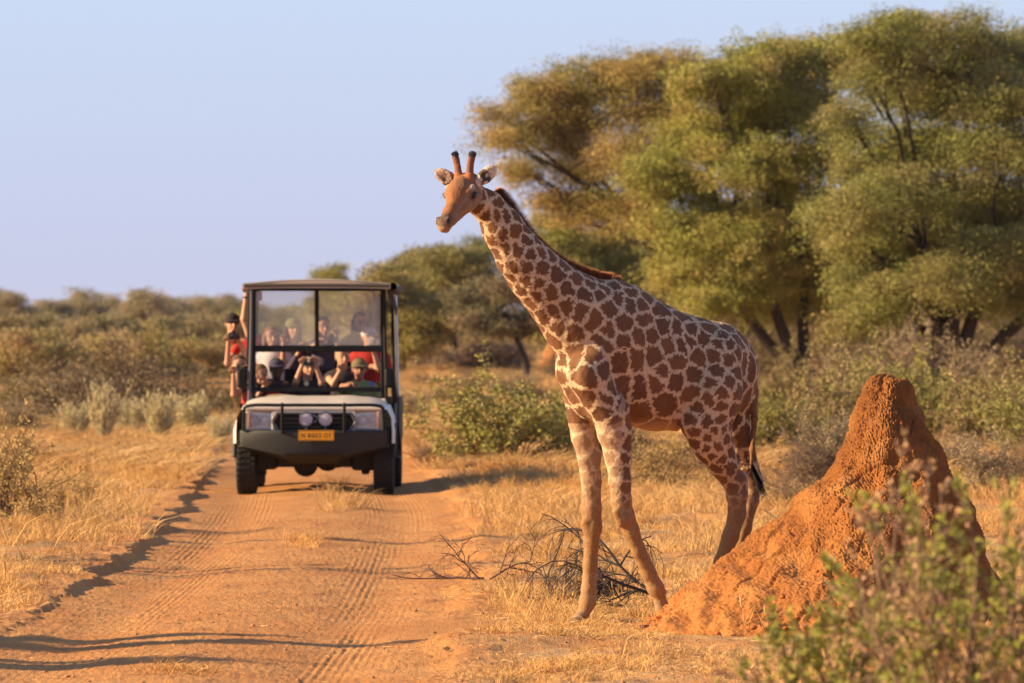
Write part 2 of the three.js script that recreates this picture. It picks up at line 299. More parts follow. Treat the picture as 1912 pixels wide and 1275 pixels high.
{
  const kinds = [tuftGeo(1, 26, 0.10, 0.055, 1.1, 0.0045), tuftGeo(2, 22, 0.15, 0.06, 0.8, 0.0045), tuftGeo(3, 22, 0.26, 0.07, 0.5, 0.0045), tuftGeo(4, 26, 0.08, 0.08, 1.6, 0.005), tuftGeo(8, 34, 0.40, 0.13, 0.55, 0.006)];
  const lists = kinds.map(() => []), R = rng(77), M = new THREE.Matrix4(), Q = new THREE.Quaternion(), col = new THREE.Color();
  const bands = [[28, 46, 135, 1], [46, 75, 56, 1.1], [75, 130, 17, 1.9], [130, 280, 3.2, 2.6], [280, 620, 0.45, 4.5]];
  for (const [d0, d1, den, sc] of bands) {
    const area = 0.13 * (d1 * d1 - d0 * d0), n = Math.round(area * den);
    for (let k = 0; k < n; k++) {
      const d = Math.sqrt(d0 * d0 + R() * (d1 * d1 - d0 * d0)), x = (R() - 0.5) * 0.26 * d, z = -d, g = d < 300 ? grassCover(x, z) : 0.8;
      if (R() > g) continue;
      const tall = n2(x * 0.25 + 31, z * 0.12), u = R();
      const near = d < 48, kind = near ? (u < 0.38 ? 0 : u < 0.58 ? 1 : u < 0.66 && tall > -0.2 ? 2 : 3) : d < 75 ? (u < 0.3 ? 0 : u < 0.6 ? 1 : u < 0.8 ? 2 : tall > 0.2 ? 4 : 2) : (u < 0.45 ? 2 : 4);
      const q = sc * (0.65 + 0.7 * R()) * (near ? 0.8 + 0.3 * clamp(tall + 0.5) : 1), wide = sc > 1.5 ? 1.35 : 1;
      M.compose(V3(x, groundH(x, z), z), Q.setFromAxisAngle(V3(0, 1, 0), R() * 6.283), V3(q * wide, (sc > 1.5 ? q * 0.42 : q * 0.78) * (0.8 + 0.4 * R()), q * wide));
      const w = 0.5 + 0.5 * n2(x * 0.4 + 60, z * 0.2), t = 0.78 + 0.44 * R(), gr = clamp(n2(x * 0.13 + 90, z * 0.05) - 0.15) * 0.8;
      const c = mix3(mix3([0.70, 0.41, 0.135], [0.78, 0.54, 0.25], w), [0.34, 0.29, 0.10], gr * sstep(60, 110, d));
      lists[kind].push([M.clone(), [c[0] * t, c[1] * t, c[2] * t]]);
    }
  }
  lists.forEach((L, k) => {
    if (!L.length) return;
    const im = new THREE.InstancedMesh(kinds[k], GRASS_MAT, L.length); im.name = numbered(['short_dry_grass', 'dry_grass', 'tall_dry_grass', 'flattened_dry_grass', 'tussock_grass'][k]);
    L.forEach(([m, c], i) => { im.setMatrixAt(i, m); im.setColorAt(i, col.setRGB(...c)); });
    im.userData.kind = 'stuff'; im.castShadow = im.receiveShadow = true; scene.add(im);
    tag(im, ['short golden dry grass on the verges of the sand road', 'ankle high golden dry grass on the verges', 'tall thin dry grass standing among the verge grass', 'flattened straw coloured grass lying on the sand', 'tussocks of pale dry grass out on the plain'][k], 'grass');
  });
}
// ---------------------------------------------------------------- trees, shrubs, tussocks
const LEAF_MAT = new THREE.MeshPhysicalMaterial({ vertexColors: true, roughness: 0.9, transmission: 0.24, thickness: 0, side: THREE.DoubleSide });
const BARK_MAT = new THREE.MeshStandardMaterial({ vertexColors: true, roughness: 0.95, side: THREE.DoubleSide });
const groundAt = (x, z) => groundH(x, z);
function sprayGeo(seed, n, len, leaf, wid, flat) {      // a drooping twig with its leaflets
  const R = rng(seed), m = new MB();
  for (let k = 0; k < n; k++) {
    const t = R(), o = V3((t - 0.5) * len, -0.25 * len * t * t + (R() - 0.5) * len * 0.35 * flat, (R() - 0.5) * len * 0.7), d = randDir(R); d.y *= 0.55; d.normalize();
    const s = V3().crossVectors(d, randDir(R)).normalize(), v = 0.7 + 0.6 * R();
    m.leaf(o, d, s, leaf * (0.6 + 0.8 * R()), wid * (0.6 + 0.8 * R()), [v, v, v * (0.9 + 0.2 * R())]);
  }
  return m.geo();
}
const SPRAYS = [sprayGeo(1, 104, 0.80, 0.066, 0.017, 1), sprayGeo(2, 100, 1.0, 0.068, 0.0165, 0.8)], FAR_SPRAY = sprayGeo(3, 84, 1.25, 0.125, 0.038, 1);
const yawQ = new THREE.Quaternion(), eul = new THREE.Euler();
// a tree from the clumps of its crown, each [px, py, rx, ry] where the photograph shows it, at distance d; its depth is that of a round crown
function tree(name, label, d, clumps, o) {
  const R = rng(o.seed), s = d / FPX, [bx] = at(o.base ?? clumps[0][0], 0, d), gy = groundAt(bx, -d), root = thing(name, label, 'tree', [bx, gy, -d], 0, o.group);
  const xs = clumps.map((c) => at(c[0], c[1], d)), cx = xs.reduce((a, c) => a + c[0], 0) / xs.length, half = Math.max(...xs.map((c, i) => Math.abs(c[0] - cx) + clumps[i][2] * s)), zr = half * (o.deep ?? 0.6);
  const wood = new MB(), list = [], dark = o.bark ?? [0.036, 0.025, 0.018];
  const C = clumps.map(([px, py, rx, ry], i) => { const [x, y] = at(px, py, d), e = Math.sqrt(Math.max(0.05, 1 - ((x - cx) / half) ** 2)); return { x: x - bx, y: y - gy, z: (R() * 2 - 1) * zr * e, rx: rx * s, ry: ry * s, rz: Math.min(rx * s * 1.1, zr) }; });
  const low = Math.min(...C.map((c) => c.y)), fork = o.fork ?? Math.max(0.8, low * 0.55), stems = o.stems ?? 1, tops = [];
  for (let k = 0; k < stems; k++) {
    const w = (o.lean ?? [])[k] ?? [(R() - 0.5) * 1.2 * (stems - 1), fork * (0.9 + 0.3 * R()), (R() - 0.5) * 1.2 * (stems - 1)], r = (o.r ?? 0.22) * (stems > 1 ? 0.7 : 1);
    wood.tube([[0, -0.2, 0], [w[0] * 0.25 + 0.05, w[1] * 0.35, w[2] * 0.3], [w[0] * 0.62 - 0.06, w[1] * 0.7, w[2] * 0.7], w], r * 1.25, r * 0.7, 9, dark, dark); tops.push({ w, r: r * 0.7 });
  }
  for (const c of C) {
    let t = tops[0]; for (const q of tops) if (Math.hypot(q.w[0] - c.x, q.w[2] - c.z) < Math.hypot(t.w[0] - c.x, t.w[2] - c.z)) t = q;
    const e = [c.x, c.y - c.ry * 0.2, c.z], q = (f, j) => [lerp(t.w[0], e[0], f) + (R() - 0.5) * j, lerp(t.w[1], e[1], Math.pow(f, 0.8)) + (R() - 0.5) * j, lerp(t.w[2], e[2], f) + (R() - 0.5) * j];
    wood.tube([t.w, q(0.3, 0.35), q(0.62, 0.4), e], t.r * 0.62, 0.02, 6, dark, dark, false);
    for (let k = 0; k < 5; k++) { const g = randDir(R); wood.tube([q(0.75, 0.2), [e[0] + g.x * c.rx * 0.45, e[1] + g.y * c.ry * 0.3, e[2] + g.z * c.rz * 0.45], [e[0] + g.x * c.rx * 0.9, e[1] + g.y * c.ry * 0.8 + 0.05, e[2] + g.z * c.rz * 0.9]], 0.028, 0.006, 4, dark, dark, false); }
    const n = Math.round((o.density ?? 95) * (c.rx * c.ry * 2 + c.rx * c.rz) * (0.75 + 0.5 * R()));
    const hue = R();
    const pads = Array.from({ length: 11 + Math.floor(R() * 6) }, () => { const g = randDir(R), u = Math.pow(R(), 0.4); if (g.y < -0.2) g.y *= 0.7; const f = 1 + 0.25 * n3(g.x * 2 + c.x, g.y * 2 + c.y, g.z * 2); return [c.x + g.x * c.rx * u * f, c.y + (g.y * 1.15 - 0.1) * c.ry * u * f, c.z + g.z * c.rz * u * f, 0.5 + 0.38 * R(), R()]; });
    for (let k = 0; k < n; k++) {                       // flat pads of foliage with gaps between them, stray twigs at their rims
      const q = pads[Math.floor(R() * pads.length)], g = randDir(R), u = Math.pow(R(), 0.55) * (R() < 0.16 ? 1.55 : 1), w = q[3] * (0.55 * c.rx + 0.45 * c.rz);
      list.push([q[0] + g.x * w * u, q[1] + (g.y * 0.46) * w * u - 0.22 * w * u * u + 0.1 * w, q[2] + g.z * w * u, hue * 0.5 + q[4] * 0.5]);
    }
  }
  const im = new THREE.InstancedMesh(o.far ? FAR_SPRAY : SPRAYS[o.seed % 2], LEAF_MAT, list.length), M = new THREE.Matrix4(), col = new THREE.Color(), sc = o.size ?? 1;
  const [ca, cb, cc] = o.colors ?? [[0.155, 0.165, 0.024], [0.225, 0.22, 0.034], [0.26, 0.19, 0.05]];
  list.forEach(([x, y, z, hue], i) => {
    const q = sc * (0.65 + 0.7 * R()); eul.set((R() - 0.5) * 0.9, R() * 6.283, (R() - 0.5) * 0.9);
    M.compose(V3(x, y, z), yawQ.setFromEuler(eul), V3(q, q, q)); im.setMatrixAt(i, M);
    let c = mix3(ca, cb, clamp(hue * 0.7 + 0.5 * R())); c = mix3(c, cc, clamp(n3(x * 0.7 + o.seed, y * 0.7, z * 0.7) * 0.9 + (o.dry ?? 0.1) + 0.25 * (R() - 0.5))); const v = (o.bright ?? 1.45) * (0.8 + 0.4 * R()); im.setColorAt(i, col.setRGB(c[0] * v, c[1] * v, c[2] * v));
  });
  im.name = 'crown'; im.userData.kind = 'stuff'; im.castShadow = im.receiveShadow = true;
  mesh('trunk', wood.geo(), BARK_MAT, root); root.add(im); return root;
}
// a round bush-tree: its clumps are spread over the given width and height
function bush(name, label, px, d, top, halfW, o) {
  const R = rng(o.seed * 7 + 1), base = 600 + (EYE - groundAt(at(px, 0, d)[0], -d)) * FPX / d, H = base - top, L = [];
  const rows = o.rows ?? 3;
  for (let j = 0; j < rows; j++) { const f = (j + 0.5) / rows, w = halfW * (1 - 0.45 * f * f) , n = Math.max(1, Math.round(w / (H / rows) * 1.5)); for (let i = 0; i < n; i++) L.push([px + (n > 1 ? (i / (n - 1) - 0.5) * 2 : 0) * w * 0.72 + (R() - 0.5) * w * 0.3, base - H * (0.16 + 0.76 * f) + (R() - 0.5) * H * 0.1, w / n * 0.95 + H * 0.10, H / rows * 0.62]); }
  L.push([px + (R() - 0.5) * halfW * 0.6, top + H * 0.12, halfW * 0.3, H * 0.12]);
  return tree(name, label, d, L, { base: px, fork: H * d / FPX * 0.18, stems: 3, r: 0.07, deep: 0.8, ...o });
}

// low shrubs, leaf by leaf
function shrubGeo(seed, o) {                            // unit height and width
  const R = rng(seed), wood = new MB(), leaves = new MB(), tips = [];
  const grow = (p, dir, len, r, lev) => {
    const q = [p]; let c = V3(...p), dd = dir.clone();
    for (let k = 0; k < 3; k++) { dd.add(randDir(R).multiplyScalar(o.wild ?? 0.28)).addScaledVector(V3(0, 1, 0), o.up ?? 0.05).normalize(); c = c.clone().addScaledVector(dd, len / 3); q.push(c.toArray()); }
    wood.tube(q, r, r * 0.5, lev > 1 ? 3 : 4, o.twig, o.twig, false);
    if (lev >= (o.levels ?? 3)) { tips.push(q); return; }
    const n = o.kids ?? 3; for (let k = 0; k < n; k++) { const b = q[1 + (k % 3)]; grow(b, dd.clone().add(randDir(R).multiplyScalar(o.open ?? 0.85)).normalize(), len * (0.55 + 0.3 * R()), r * 0.55, lev + 1); }
  };
  for (let k = 0; k < o.stems; k++) { const a = R() * 6.283, t = o.spread * Math.sqrt(R()); grow([Math.cos(a) * 0.04, -0.03, Math.sin(a) * 0.04], V3(Math.cos(a) * t, 1, Math.sin(a) * t).normalize(), (o.len ?? 0.42) * (0.7 + 0.5 * R()), o.r ?? 0.010, 0); }
  for (let k = 0; k < o.leafN; k++) {
    const t = tips[Math.floor(R() * tips.length)], i = Math.floor(R() * 3), f = R(), p = V3(lerp(t[i][0], t[i + 1][0], f), lerp(t[i][1], t[i + 1][1], f), lerp(t[i][2], t[i + 1][2], f)).addScaledVector(randDir(R), (o.fuzz ?? 0.035) * R());
    const d = randDir(R); if (o.leafUp) d.addScaledVector(V3(0, 1, 0), o.leafUp).normalize(); const s = V3().crossVectors(d, randDir(R)).normalize(), c = mix3(mix3(o.cols[0], o.cols[1], R()), o.cols[2], R() < (o.dry ?? 0.2) ? 0.8 : 0.1 * R()), v = 0.75 + 0.5 * R();
    leaves.leaf(p, d, s, o.leaf * (0.6 + 0.8 * R()), o.leafW * (0.7 + 0.6 * R()), [c[0] * v, c[1] * v, c[2] * v]);
  }
  return { wood: wood.geo(), leaves: o.leafN ? leaves.geo() : null };
}
const shrubKinds = {
  green: shrubGeo(21, { stems: 16, spread: 1.5, levels: 3, kids: 3, len: 0.40, r: 0.008, leafN: 9000, leaf: 0.034, leafW: 0.010, fuzz: 0.05, twig: [0.12, 0.09, 0.06], cols: [[0.22, 0.225, 0.035], [0.32, 0.29, 0.05], [0.36, 0.26, 0.08]] }),
  olive: shrubGeo(22, { stems: 16, spread: 1.3, levels: 3, kids: 3, len: 0.42, r: 0.008, leafN: 7500, leaf: 0.034, leafW: 0.010, fuzz: 0.05, dry: 0.35, twig: [0.15, 0.105, 0.07], cols: [[0.20, 0.175, 0.042], [0.28, 0.22, 0.06], [0.34, 0.22, 0.10]] }),
  brown: shrubGeo(23, { stems: 18, spread: 1.2, levels: 3, kids: 4, len: 0.44, r: 0.007, leafN: 6000, leaf: 0.032, leafW: 0.009, fuzz: 0.05, dry: 0.5, twig: [0.11, 0.07, 0.045], cols: [[0.14, 0.105, 0.04], [0.19, 0.135, 0.05], [0.22, 0.14, 0.07]] }),
  thorn: shrubGeo(24, { stems: 9, spread: 1.1, levels: 3, kids: 4, len: 0.44, r: 0.011, wild: 0.4, open: 1.1, leafN: 4600, leaf: 0.028, leafW: 0.007, fuzz: 0.03, dry: 0.5, twig: [0.13, 0.085, 0.055], cols: [[0.38, 0.28, 0.07], [0.46, 0.33, 0.085], [0.48, 0.31, 0.11]] }),
  pale: shrubGeo(25, { stems: 20, spread: 0.75, levels: 3, kids: 3, len: 0.44, r: 0.006, up: 0.12, leafN: 5200, leaf: 0.036, leafW: 0.009, fuzz: 0.05, dry: 0.4, twig: [0.22, 0.15, 0.10], cols: [[0.27, 0.22, 0.10], [0.33, 0.25, 0.12], [0.36, 0.25, 0.15]] }),
  silver: shrubGeo(26, { leafUp: 1.6, stems: 40, spread: 0.5, levels: 1, kids: 3, len: 0.6, r: 0.006, up: 0.14, wild: 0.12, open: 0.35, leafN: 2600, leaf: 0.075, leafW: 0.010, fuzz: 0.05, dry: 0.3, twig: [0.42, 0.35, 0.2], cols: [[0.46, 0.42, 0.22], [0.52, 0.45, 0.25], [0.54, 0.42, 0.22]] }),
  bare: shrubGeo(27, { stems: 12, spread: 0.9, levels: 3, kids: 4, len: 0.45, r: 0.010, wild: 0.34, open: 0.9, leafN: 900, leaf: 0.030, leafW: 0.008, fuzz: 0.03, twig: [0.15, 0.10, 0.07], cols: [[0.2, 0.15, 0.07], [0.24, 0.17, 0.07], [0.26, 0.17, 0.09]] }),
};
function shrub(kind, name, label, px, d, w, h, turn, group, category = 'shrub') {
  const [x] = at(px, 0, d), o = thing(name, label, category, [x, groundAt(x, -d), -d], turn, group), k = shrubKinds[kind];
  o.scale.set(w / 1.25, h / 1.02, w / 1.25);
  mesh('stems', k.wood, BARK_MAT, o).userData.kind = 'stuff'; if (k.leaves) mesh('leaves', k.leaves, LEAF_MAT, o).userData.kind = 'stuff'; return o;
}

// --- the three big camel thorn trees on the right and the trees behind them
tree('thorn_tree', 'broad flat topped thorn tree with drooping left boughs behind the head of the giraffe', 170, [[930, 215, 45, 20], [990, 180, 60, 28], [1060, 160, 70, 32], [1130, 142, 70, 34], [1200, 132, 60, 34], [1265, 122, 50, 34], [955, 262, 50, 24], [1030, 240, 70, 30], [1110, 215, 80, 36], [1190, 205, 70, 40], [1250, 190, 55, 50], [985, 318, 48, 24], [1075, 300, 70, 36], [1160, 292, 70, 42], [1230, 285, 60, 50], [1035, 372, 45, 28], [1110, 380, 60, 36], [1185, 385, 55, 45]],
  { base: 1250, seed: 41, fork: 4.0, r: 0.30, stems: 1, lean: [[-0.5, 4.3, 0]], density: 56, dry: 0.34, colors: [[0.19, 0.17, 0.03], [0.25, 0.21, 0.042], [0.31, 0.205, 0.065]] });
tree('thorn_tree', 'tall dense green thorn tree rising above the back of the giraffe', 150, [[1245, 330, 75, 50], [1320, 255, 85, 55], [1345, 155, 75, 45], [1420, 115, 80, 42], [1500, 92, 70, 42], [1290, 420, 75, 50], [1400, 200, 85, 55], [1480, 190, 80, 55], [1380, 320, 90, 60], [1470, 310, 85, 55], [1565, 105, 60, 45], [1545, 270, 55, 50], [1350, 430, 80, 45], [1440, 420, 80, 45], [1530, 380, 65, 45], [1270, 500, 55, 36], [1370, 505, 60, 30], [1430, 510, 60, 34], [1495, 480, 60, 40], [1550, 455, 55, 40], [1320, 560, 45, 30], [1300, 470, 70, 45], [1400, 560, 60, 40], [1480, 560, 60, 40], [1550, 530, 60, 40]],
  { base: 1495, seed: 42, fork: 3.0, r: 0.24, stems: 3, lean: [[-0.9, 3.4, 0.3], [0.2, 3.6, -0.4], [-1.8, 3.0, 0.2]], density: 72, dry: 0.12 });
tree('thorn_tree', 'massive many stemmed thorn tree filling the upper right behind the termite mound', 143, [[1640, 72, 75, 46], [1720, 58, 80, 42], [1800, 66, 80, 46], [1880, 82, 80, 56], [1965, 120, 80, 70], [1625, 150, 60, 36], [1705, 145, 85, 50], [1790, 160, 90, 55], [1880, 190, 80, 60], [1690, 285, 85, 55], [1775, 265, 90, 60], [1865, 290, 80, 60], [1640, 380, 80, 46], [1730, 375, 80, 46], [1820, 380, 80, 46], [1905, 385, 70, 56], [1610, 310, 40, 40], [1955, 300, 60, 60], [1600, 440, 50, 36], [1900, 470, 60, 40], [1660, 470, 60, 40], [1740, 455, 60, 36], [1830, 470, 60, 40], [1610, 520, 46, 34], [1930, 540, 56, 40], [1970, 470, 60, 50], [1700, 530, 46, 28], [1870, 545, 46, 28], [1640, 560, 60, 40], [1760, 520, 60, 40], [1820, 550, 60, 36], [1600, 590, 50, 34], [1690, 430, 70, 40], [1560, 400, 50, 40], [1580, 220, 40, 30]],
  { base: 1765, seed: 43, fork: 3.2, r: 0.27, stems: 6, lean: [[-0.5, 3.6, 0.4], [-1.1, 3.3, -0.5], [0.4, 3.7, 0.5], [1.2, 3.4, 0.2], [2.3, 2.6, 0.4], [0.0, 4.0, -0.6]], density: 72, dry: 0.12, colors: [[0.128, 0.143, 0.025], [0.19, 0.19, 0.034], [0.22, 0.165, 0.05]] });
tree('thorn_tree', 'lower olive tree filling the space under the left boughs of the broad thorn tree', 215, [[1040, 425, 55, 36], [1095, 465, 60, 46], [1155, 470, 60, 50], [1060, 530, 60, 50], [1130, 560, 60, 45], [1190, 560, 50, 50], [1010, 480, 40, 36], [1215, 500, 45, 50], [1030, 600, 40, 30]],
  { base: 1120, seed: 44, fork: 1.6, r: 0.16, stems: 3, density: 44, far: true, size: 0.75, dry: 0.3 });
tree('thorn_tree', 'dark tree with one thin slanting trunk beyond the neck of the giraffe', 205, [[915, 555, 48, 38], [955, 535, 42, 36], [895, 600, 40, 30], [1000, 585, 36, 30], [945, 600, 36, 24], [870, 560, 30, 30]],
  { base: 985, seed: 45, fork: 1.9, r: 0.13, lean: [[-0.5, 2.2, 0]], density: 40, far: true, size: 0.7, dry: 0.3, colors: [[0.09, 0.085, 0.03], [0.12, 0.105, 0.04], [0.17, 0.12, 0.06]] });
tree('thorn_tree', 'round topped green tree on the skyline between vehicle and giraffe', 265, [[795, 488, 48, 22], [850, 478, 55, 24], [895, 478, 40, 30], [840, 520, 60, 34], [755, 505, 40, 22], [900, 525, 45, 36], [790, 540, 40, 30]],
  { base: 850, seed: 46, fork: 2.0, r: 0.2, stems: 2, density: 36, far: true, size: 0.8, dry: 0.1, colors: [[0.13, 0.135, 0.035], [0.18, 0.165, 0.045], [0.2, 0.16, 0.06]] });
tree('thorn_tree', 'yellowish bushy tree directly right of the vehicle roof', 225, [[705, 535, 42, 30], [760, 545, 50, 40], [735, 590, 60, 40], [795, 600, 50, 40], [690, 600, 50, 40], [760, 640, 60, 30], [830, 590, 36, 36]],
  { base: 750, seed: 47, fork: 1.4, r: 0.13, stems: 3, density: 42, far: true, size: 0.75, dry: 0.2, colors: [[0.19, 0.165, 0.035], [0.26, 0.21, 0.045], [0.26, 0.18, 0.07]] });
bush('thorn_tree', 'small lone tree top poking over the vehicle roof', 618, 430, 497, 22, { seed: 48, far: true, density: 30, rows: 4 });
bush('thorn_tree', 'hazy olive tree seen through the right windscreen pane', 660, 330, 548, 70, { seed: 49, far: true, density: 26 });
bush('thorn_tree', 'hazy olive tree seen through the left windscreen pane', 530, 390, 572, 80, { seed: 50, far: true, density: 24 });
const skyline = [[8, 548, 46, 'at the left edge of the photograph'], [92, 560, 44, 'second from the left edge'], [152, 541, 36, 'third from left, pointed'], [205, 552, 40, 'fourth from the left edge'], [272, 543, 42, 'highest round top left of vehicle'], [322, 562, 40, 'low and dark between two round ones'], [372, 556, 44, 'second left of the vehicle'], [432, 553, 44, 'nearest the left side of the vehicle']];
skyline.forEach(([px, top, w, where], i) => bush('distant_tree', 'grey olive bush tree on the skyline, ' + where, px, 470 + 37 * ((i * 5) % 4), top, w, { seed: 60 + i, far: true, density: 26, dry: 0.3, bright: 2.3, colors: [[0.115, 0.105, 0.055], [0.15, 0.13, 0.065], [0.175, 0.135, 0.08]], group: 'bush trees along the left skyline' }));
const second = [[40, 588, 60, 'below the left end of the skyline'], [185, 590, 64, 'below the skyline, second from left'], [330, 596, 62, 'below the skyline, third from left'], [425, 592, 40, 'below the skyline, next to the vehicle']];
second.forEach(([px, top, w, where], i) => bush('savanna_bush', 'rounded dark olive bush ' + where, px, 300 + 24 * i, top, w, { seed: 80 + i, far: true, density: 26, dry: 0.3, rows: 2, bright: 1.9, colors: [[0.125, 0.11, 0.045], [0.17, 0.145, 0.05], [0.20, 0.145, 0.07]], group: 'bushes below the left skyline' }));
const third = [[60, 618, 90, 'yellow green low bush at the left edge beyond the grass'], [235, 622, 80, 'yellow green low bush above the brown bush'], [370, 632, 56, 'yellow green low bush left of the mirror of the vehicle'], [930, 640, 60, 'brownish low bush right of the yellowish tree'], [800, 655, 80, 'pinkish brown low bush right of the vehicle cab']];
third.forEach(([px, top, w, label], i) => bush('low_bush', label, px, 195 + 10 * i, top, w, { seed: 90 + i, far: true, size: 0.7, density: 34, dry: 0.2, rows: 2, colors: i < 3 ? [[0.22, 0.185, 0.05], [0.28, 0.22, 0.065], [0.29, 0.19, 0.09]] : [[0.2, 0.14, 0.07], [0.25, 0.17, 0.09], [0.3, 0.19, 0.11]] }));
const brush = [[1330, 470, 66, 'brownish leafless thicket right of the dark trunk above the back of the giraffe'], [1420, 480, 66, 'brownish thicket under the tall green thorn tree'], [1530, 490, 66, 'greyish thicket left of the many stemmed trunks'], [1620, 500, 60, 'pale brown thicket below the many stemmed tree, left part'], [1850, 500, 76, 'brownish thicket under the many stemmed tree at the right edge']];
brush.forEach(([px, top, w, label], i) => bush('thicket', label, px, 168 + 5 * i, top, w, { seed: 100 + i, far: true, size: 0.55, density: 34, dry: 0.55, rows: 3, r: 0.05, stems: 5, colors: [[0.15, 0.12, 0.04], [0.20, 0.16, 0.05], [0.24, 0.16, 0.09]] }));

const back = [[1225, 400, 60, 'dim bush tree in the gap above the shoulder of the giraffe'], [1345, 360, 90, 'dim bush tree behind the left trunk of the tall green thorn tree'], [1470, 350, 90, 'dim bush tree behind the slanting trunks'], [1590, 345, 90, 'dim bush tree between the tall green and the many stemmed tree'], [1710, 350, 90, 'dim bush tree behind the many stems, left part'], [1830, 340, 90, 'dim bush tree behind the many stems, right part'], [1945, 350, 80, 'dim bush tree cut by the right edge of the photograph']];
back.forEach(([px, top, w, label], i) => bush('background_tree', label, px, 232 + 9 * ((i * 3) % 5), top, w, { seed: 120 + i, far: true, density: 30, dry: 0.4, rows: 5, bright: 1.2, colors: [[0.13, 0.115, 0.035], [0.18, 0.15, 0.045], [0.21, 0.14, 0.07]] }));
// --- shrubs
shrub('green', 'thorn_shrub', 'fresh green feathery thorn shrub left of the giraffe chest', 945, 80, 2.6, 1.68, 0.4);
shrub('green', 'thorn_shrub', 'smaller green thorn shrub behind the forelegs of the giraffe', 1065, 88, 1.5, 1.25, 2.1);
shrub('brown', 'savanna_shrub', 'large dark brown twiggy shrub behind the silvery tussocks', 205, 110, 3.3, 1.95, 0.2);
shrub('brown', 'savanna_shrub', 'smaller brown shrub at the right end of the silvery tussocks', 320, 120, 2.4, 1.4, 1.9);
shrub('olive', 'savanna_shrub', 'olive shrub left of the large brown shrub', 62, 118, 2.4, 1.3, 0.9);
shrub('olive', 'savanna_shrub', 'yellowish olive shrub between the brown shrubs and the vehicle', 402, 126, 1.9, 1.2, 2.4);
shrub('pale', 'savanna_shrub', 'pale dry shrub in front of the olive one at the left edge', 20, 98, 1.5, 0.8, 0.5);
shrub('thorn', 'thorn_shrub', 'sparse thorny yellow brown shrub at the left edge of the photograph', 40, 56, 1.5, 1.45, 1.2);
shrub('thorn', 'thorn_shrub', 'small thorny twig bush beside the sparse shrub at the left edge', 128, 58.5, 0.7, 0.6, 0.1);
[[142, 0.62], [192, 0.98], [246, 0.66], [300, 0.86], [362, 0.74], [412, 0.5]].forEach(([px, h], i) => shrub('silver', 'silver_tussock', ['silvery upright tussock at the left end of the row', 'tallest silvery tussock, second of the row', 'silvery tussock, third of the row from the left', 'silvery tussock, fourth of the row from the left', 'silvery tussock, fifth of the row from the left', 'lowest silvery tussock next to the road bend'][i], px, [96, 92, 100, 94, 102, 91][i], [1.1, 0.95, 1.3, 1.0, 1.35, 0.8][i], h, i * 1.3, 'silvery tussocks in front of the brown shrub', 'grass tussock'));
[[1435, 86, 1.6, 1.35, 'green low shrub directly behind the tail of the giraffe'], [1535, 90, 1.9, 1.7, 'green shrub left of the tip of the termite mound'], [1640, 95, 2.0, 1.85, 'green shrub right behind the tip of the termite mound'], [1745, 92, 2.0, 1.75, 'green shrub right of the tip of the termite mound'], [1840, 88, 1.9, 1.6, 'green shrub second from the right edge behind the mound'], [1925, 85, 1.8, 1.5, 'green shrub cut by the right edge of the photograph']].forEach(([px, d, w, h, label], i) => shrub(i % 3 === 1 ? 'olive' : 'green', 'hedge_shrub', label, px, d, w, h, i * 2.2, 'green shrubs in a row behind the termite mound'));
shrub('pale', 'feathery_bush', 'tall pale feathery bush in front of the many stems', 1690, 128, 2.2, 2.35, 0.3);
shrub('pale', 'feathery_bush', 'pale feathery bush left of the tall one in front of the stems', 1580, 132, 1.8, 1.75, 1.3);
shrub('pale', 'feathery_bush', 'pale feathery bush at the right edge above the green shrubs', 1815, 126, 2.2, 1.9, 2.3);
shrub('olive', 'feathery_bush', 'olive bush above the rump of the giraffe', 1455, 135, 1.8, 1.8, 2.9);
shrub('thorn', 'twig_shrub', 'sparse yellowish twiggy shrub seen under the belly of the giraffe', 1255, 68, 1.35, 1.0, 0.7);
shrub('bare', 'twig_shrub', 'bare twiggy shrub between the forelegs and hind legs', 1335, 74, 1.1, 0.85, 1.7);
shrub('brown', 'twig_shrub', 'low brownish shrub seen between the two forelegs', 1150, 80, 1.2, 0.75, 0.3);
shrub('bare', 'twig_shrub', 'pinkish dry twigs left of the termite mound', 1465, 60, 0.9, 0.55, 2.7);
[[1500, 66, 1.2, 0.95, 'dry twiggy bush between the tail and the left slope of the mound'], [1550, 72, 1.4, 1.0, 'dry twiggy bush just left of the upper left slope of the mound'], [1405, 62, 0.8, 0.65, 'small dry twigs behind the hind hooves'], [1830, 64, 1.2, 0.8, 'dry twiggy bush right of the upper right slope of the mound'], [1900, 70, 1.3, 0.85, 'dry twiggy bush at the right edge beyond the mound'], [1790, 76, 0.9, 0.6, 'low dry twigs touching the right outline of the mound']].forEach(([px, d, w, h, label], i) => shrub(i % 2 ? 'pale' : 'bare', 'dry_twig_bush', label, px, d, w, h, i * 1.7));
shrub('pale', 'dry_bush', 'low dry bush beside the road right of the vehicle', 770, 120, 1.3, 0.8, 2.7);
shrub('olive', 'dry_bush', 'low olive bush at the road edge behind the vehicle', 842, 140, 1.5, 0.9, 0.7);
shrub('bare', 'dry_bush', 'dry twigs growing on the verge right of the vehicle', 790, 82, 0.7, 0.45, 0.9);

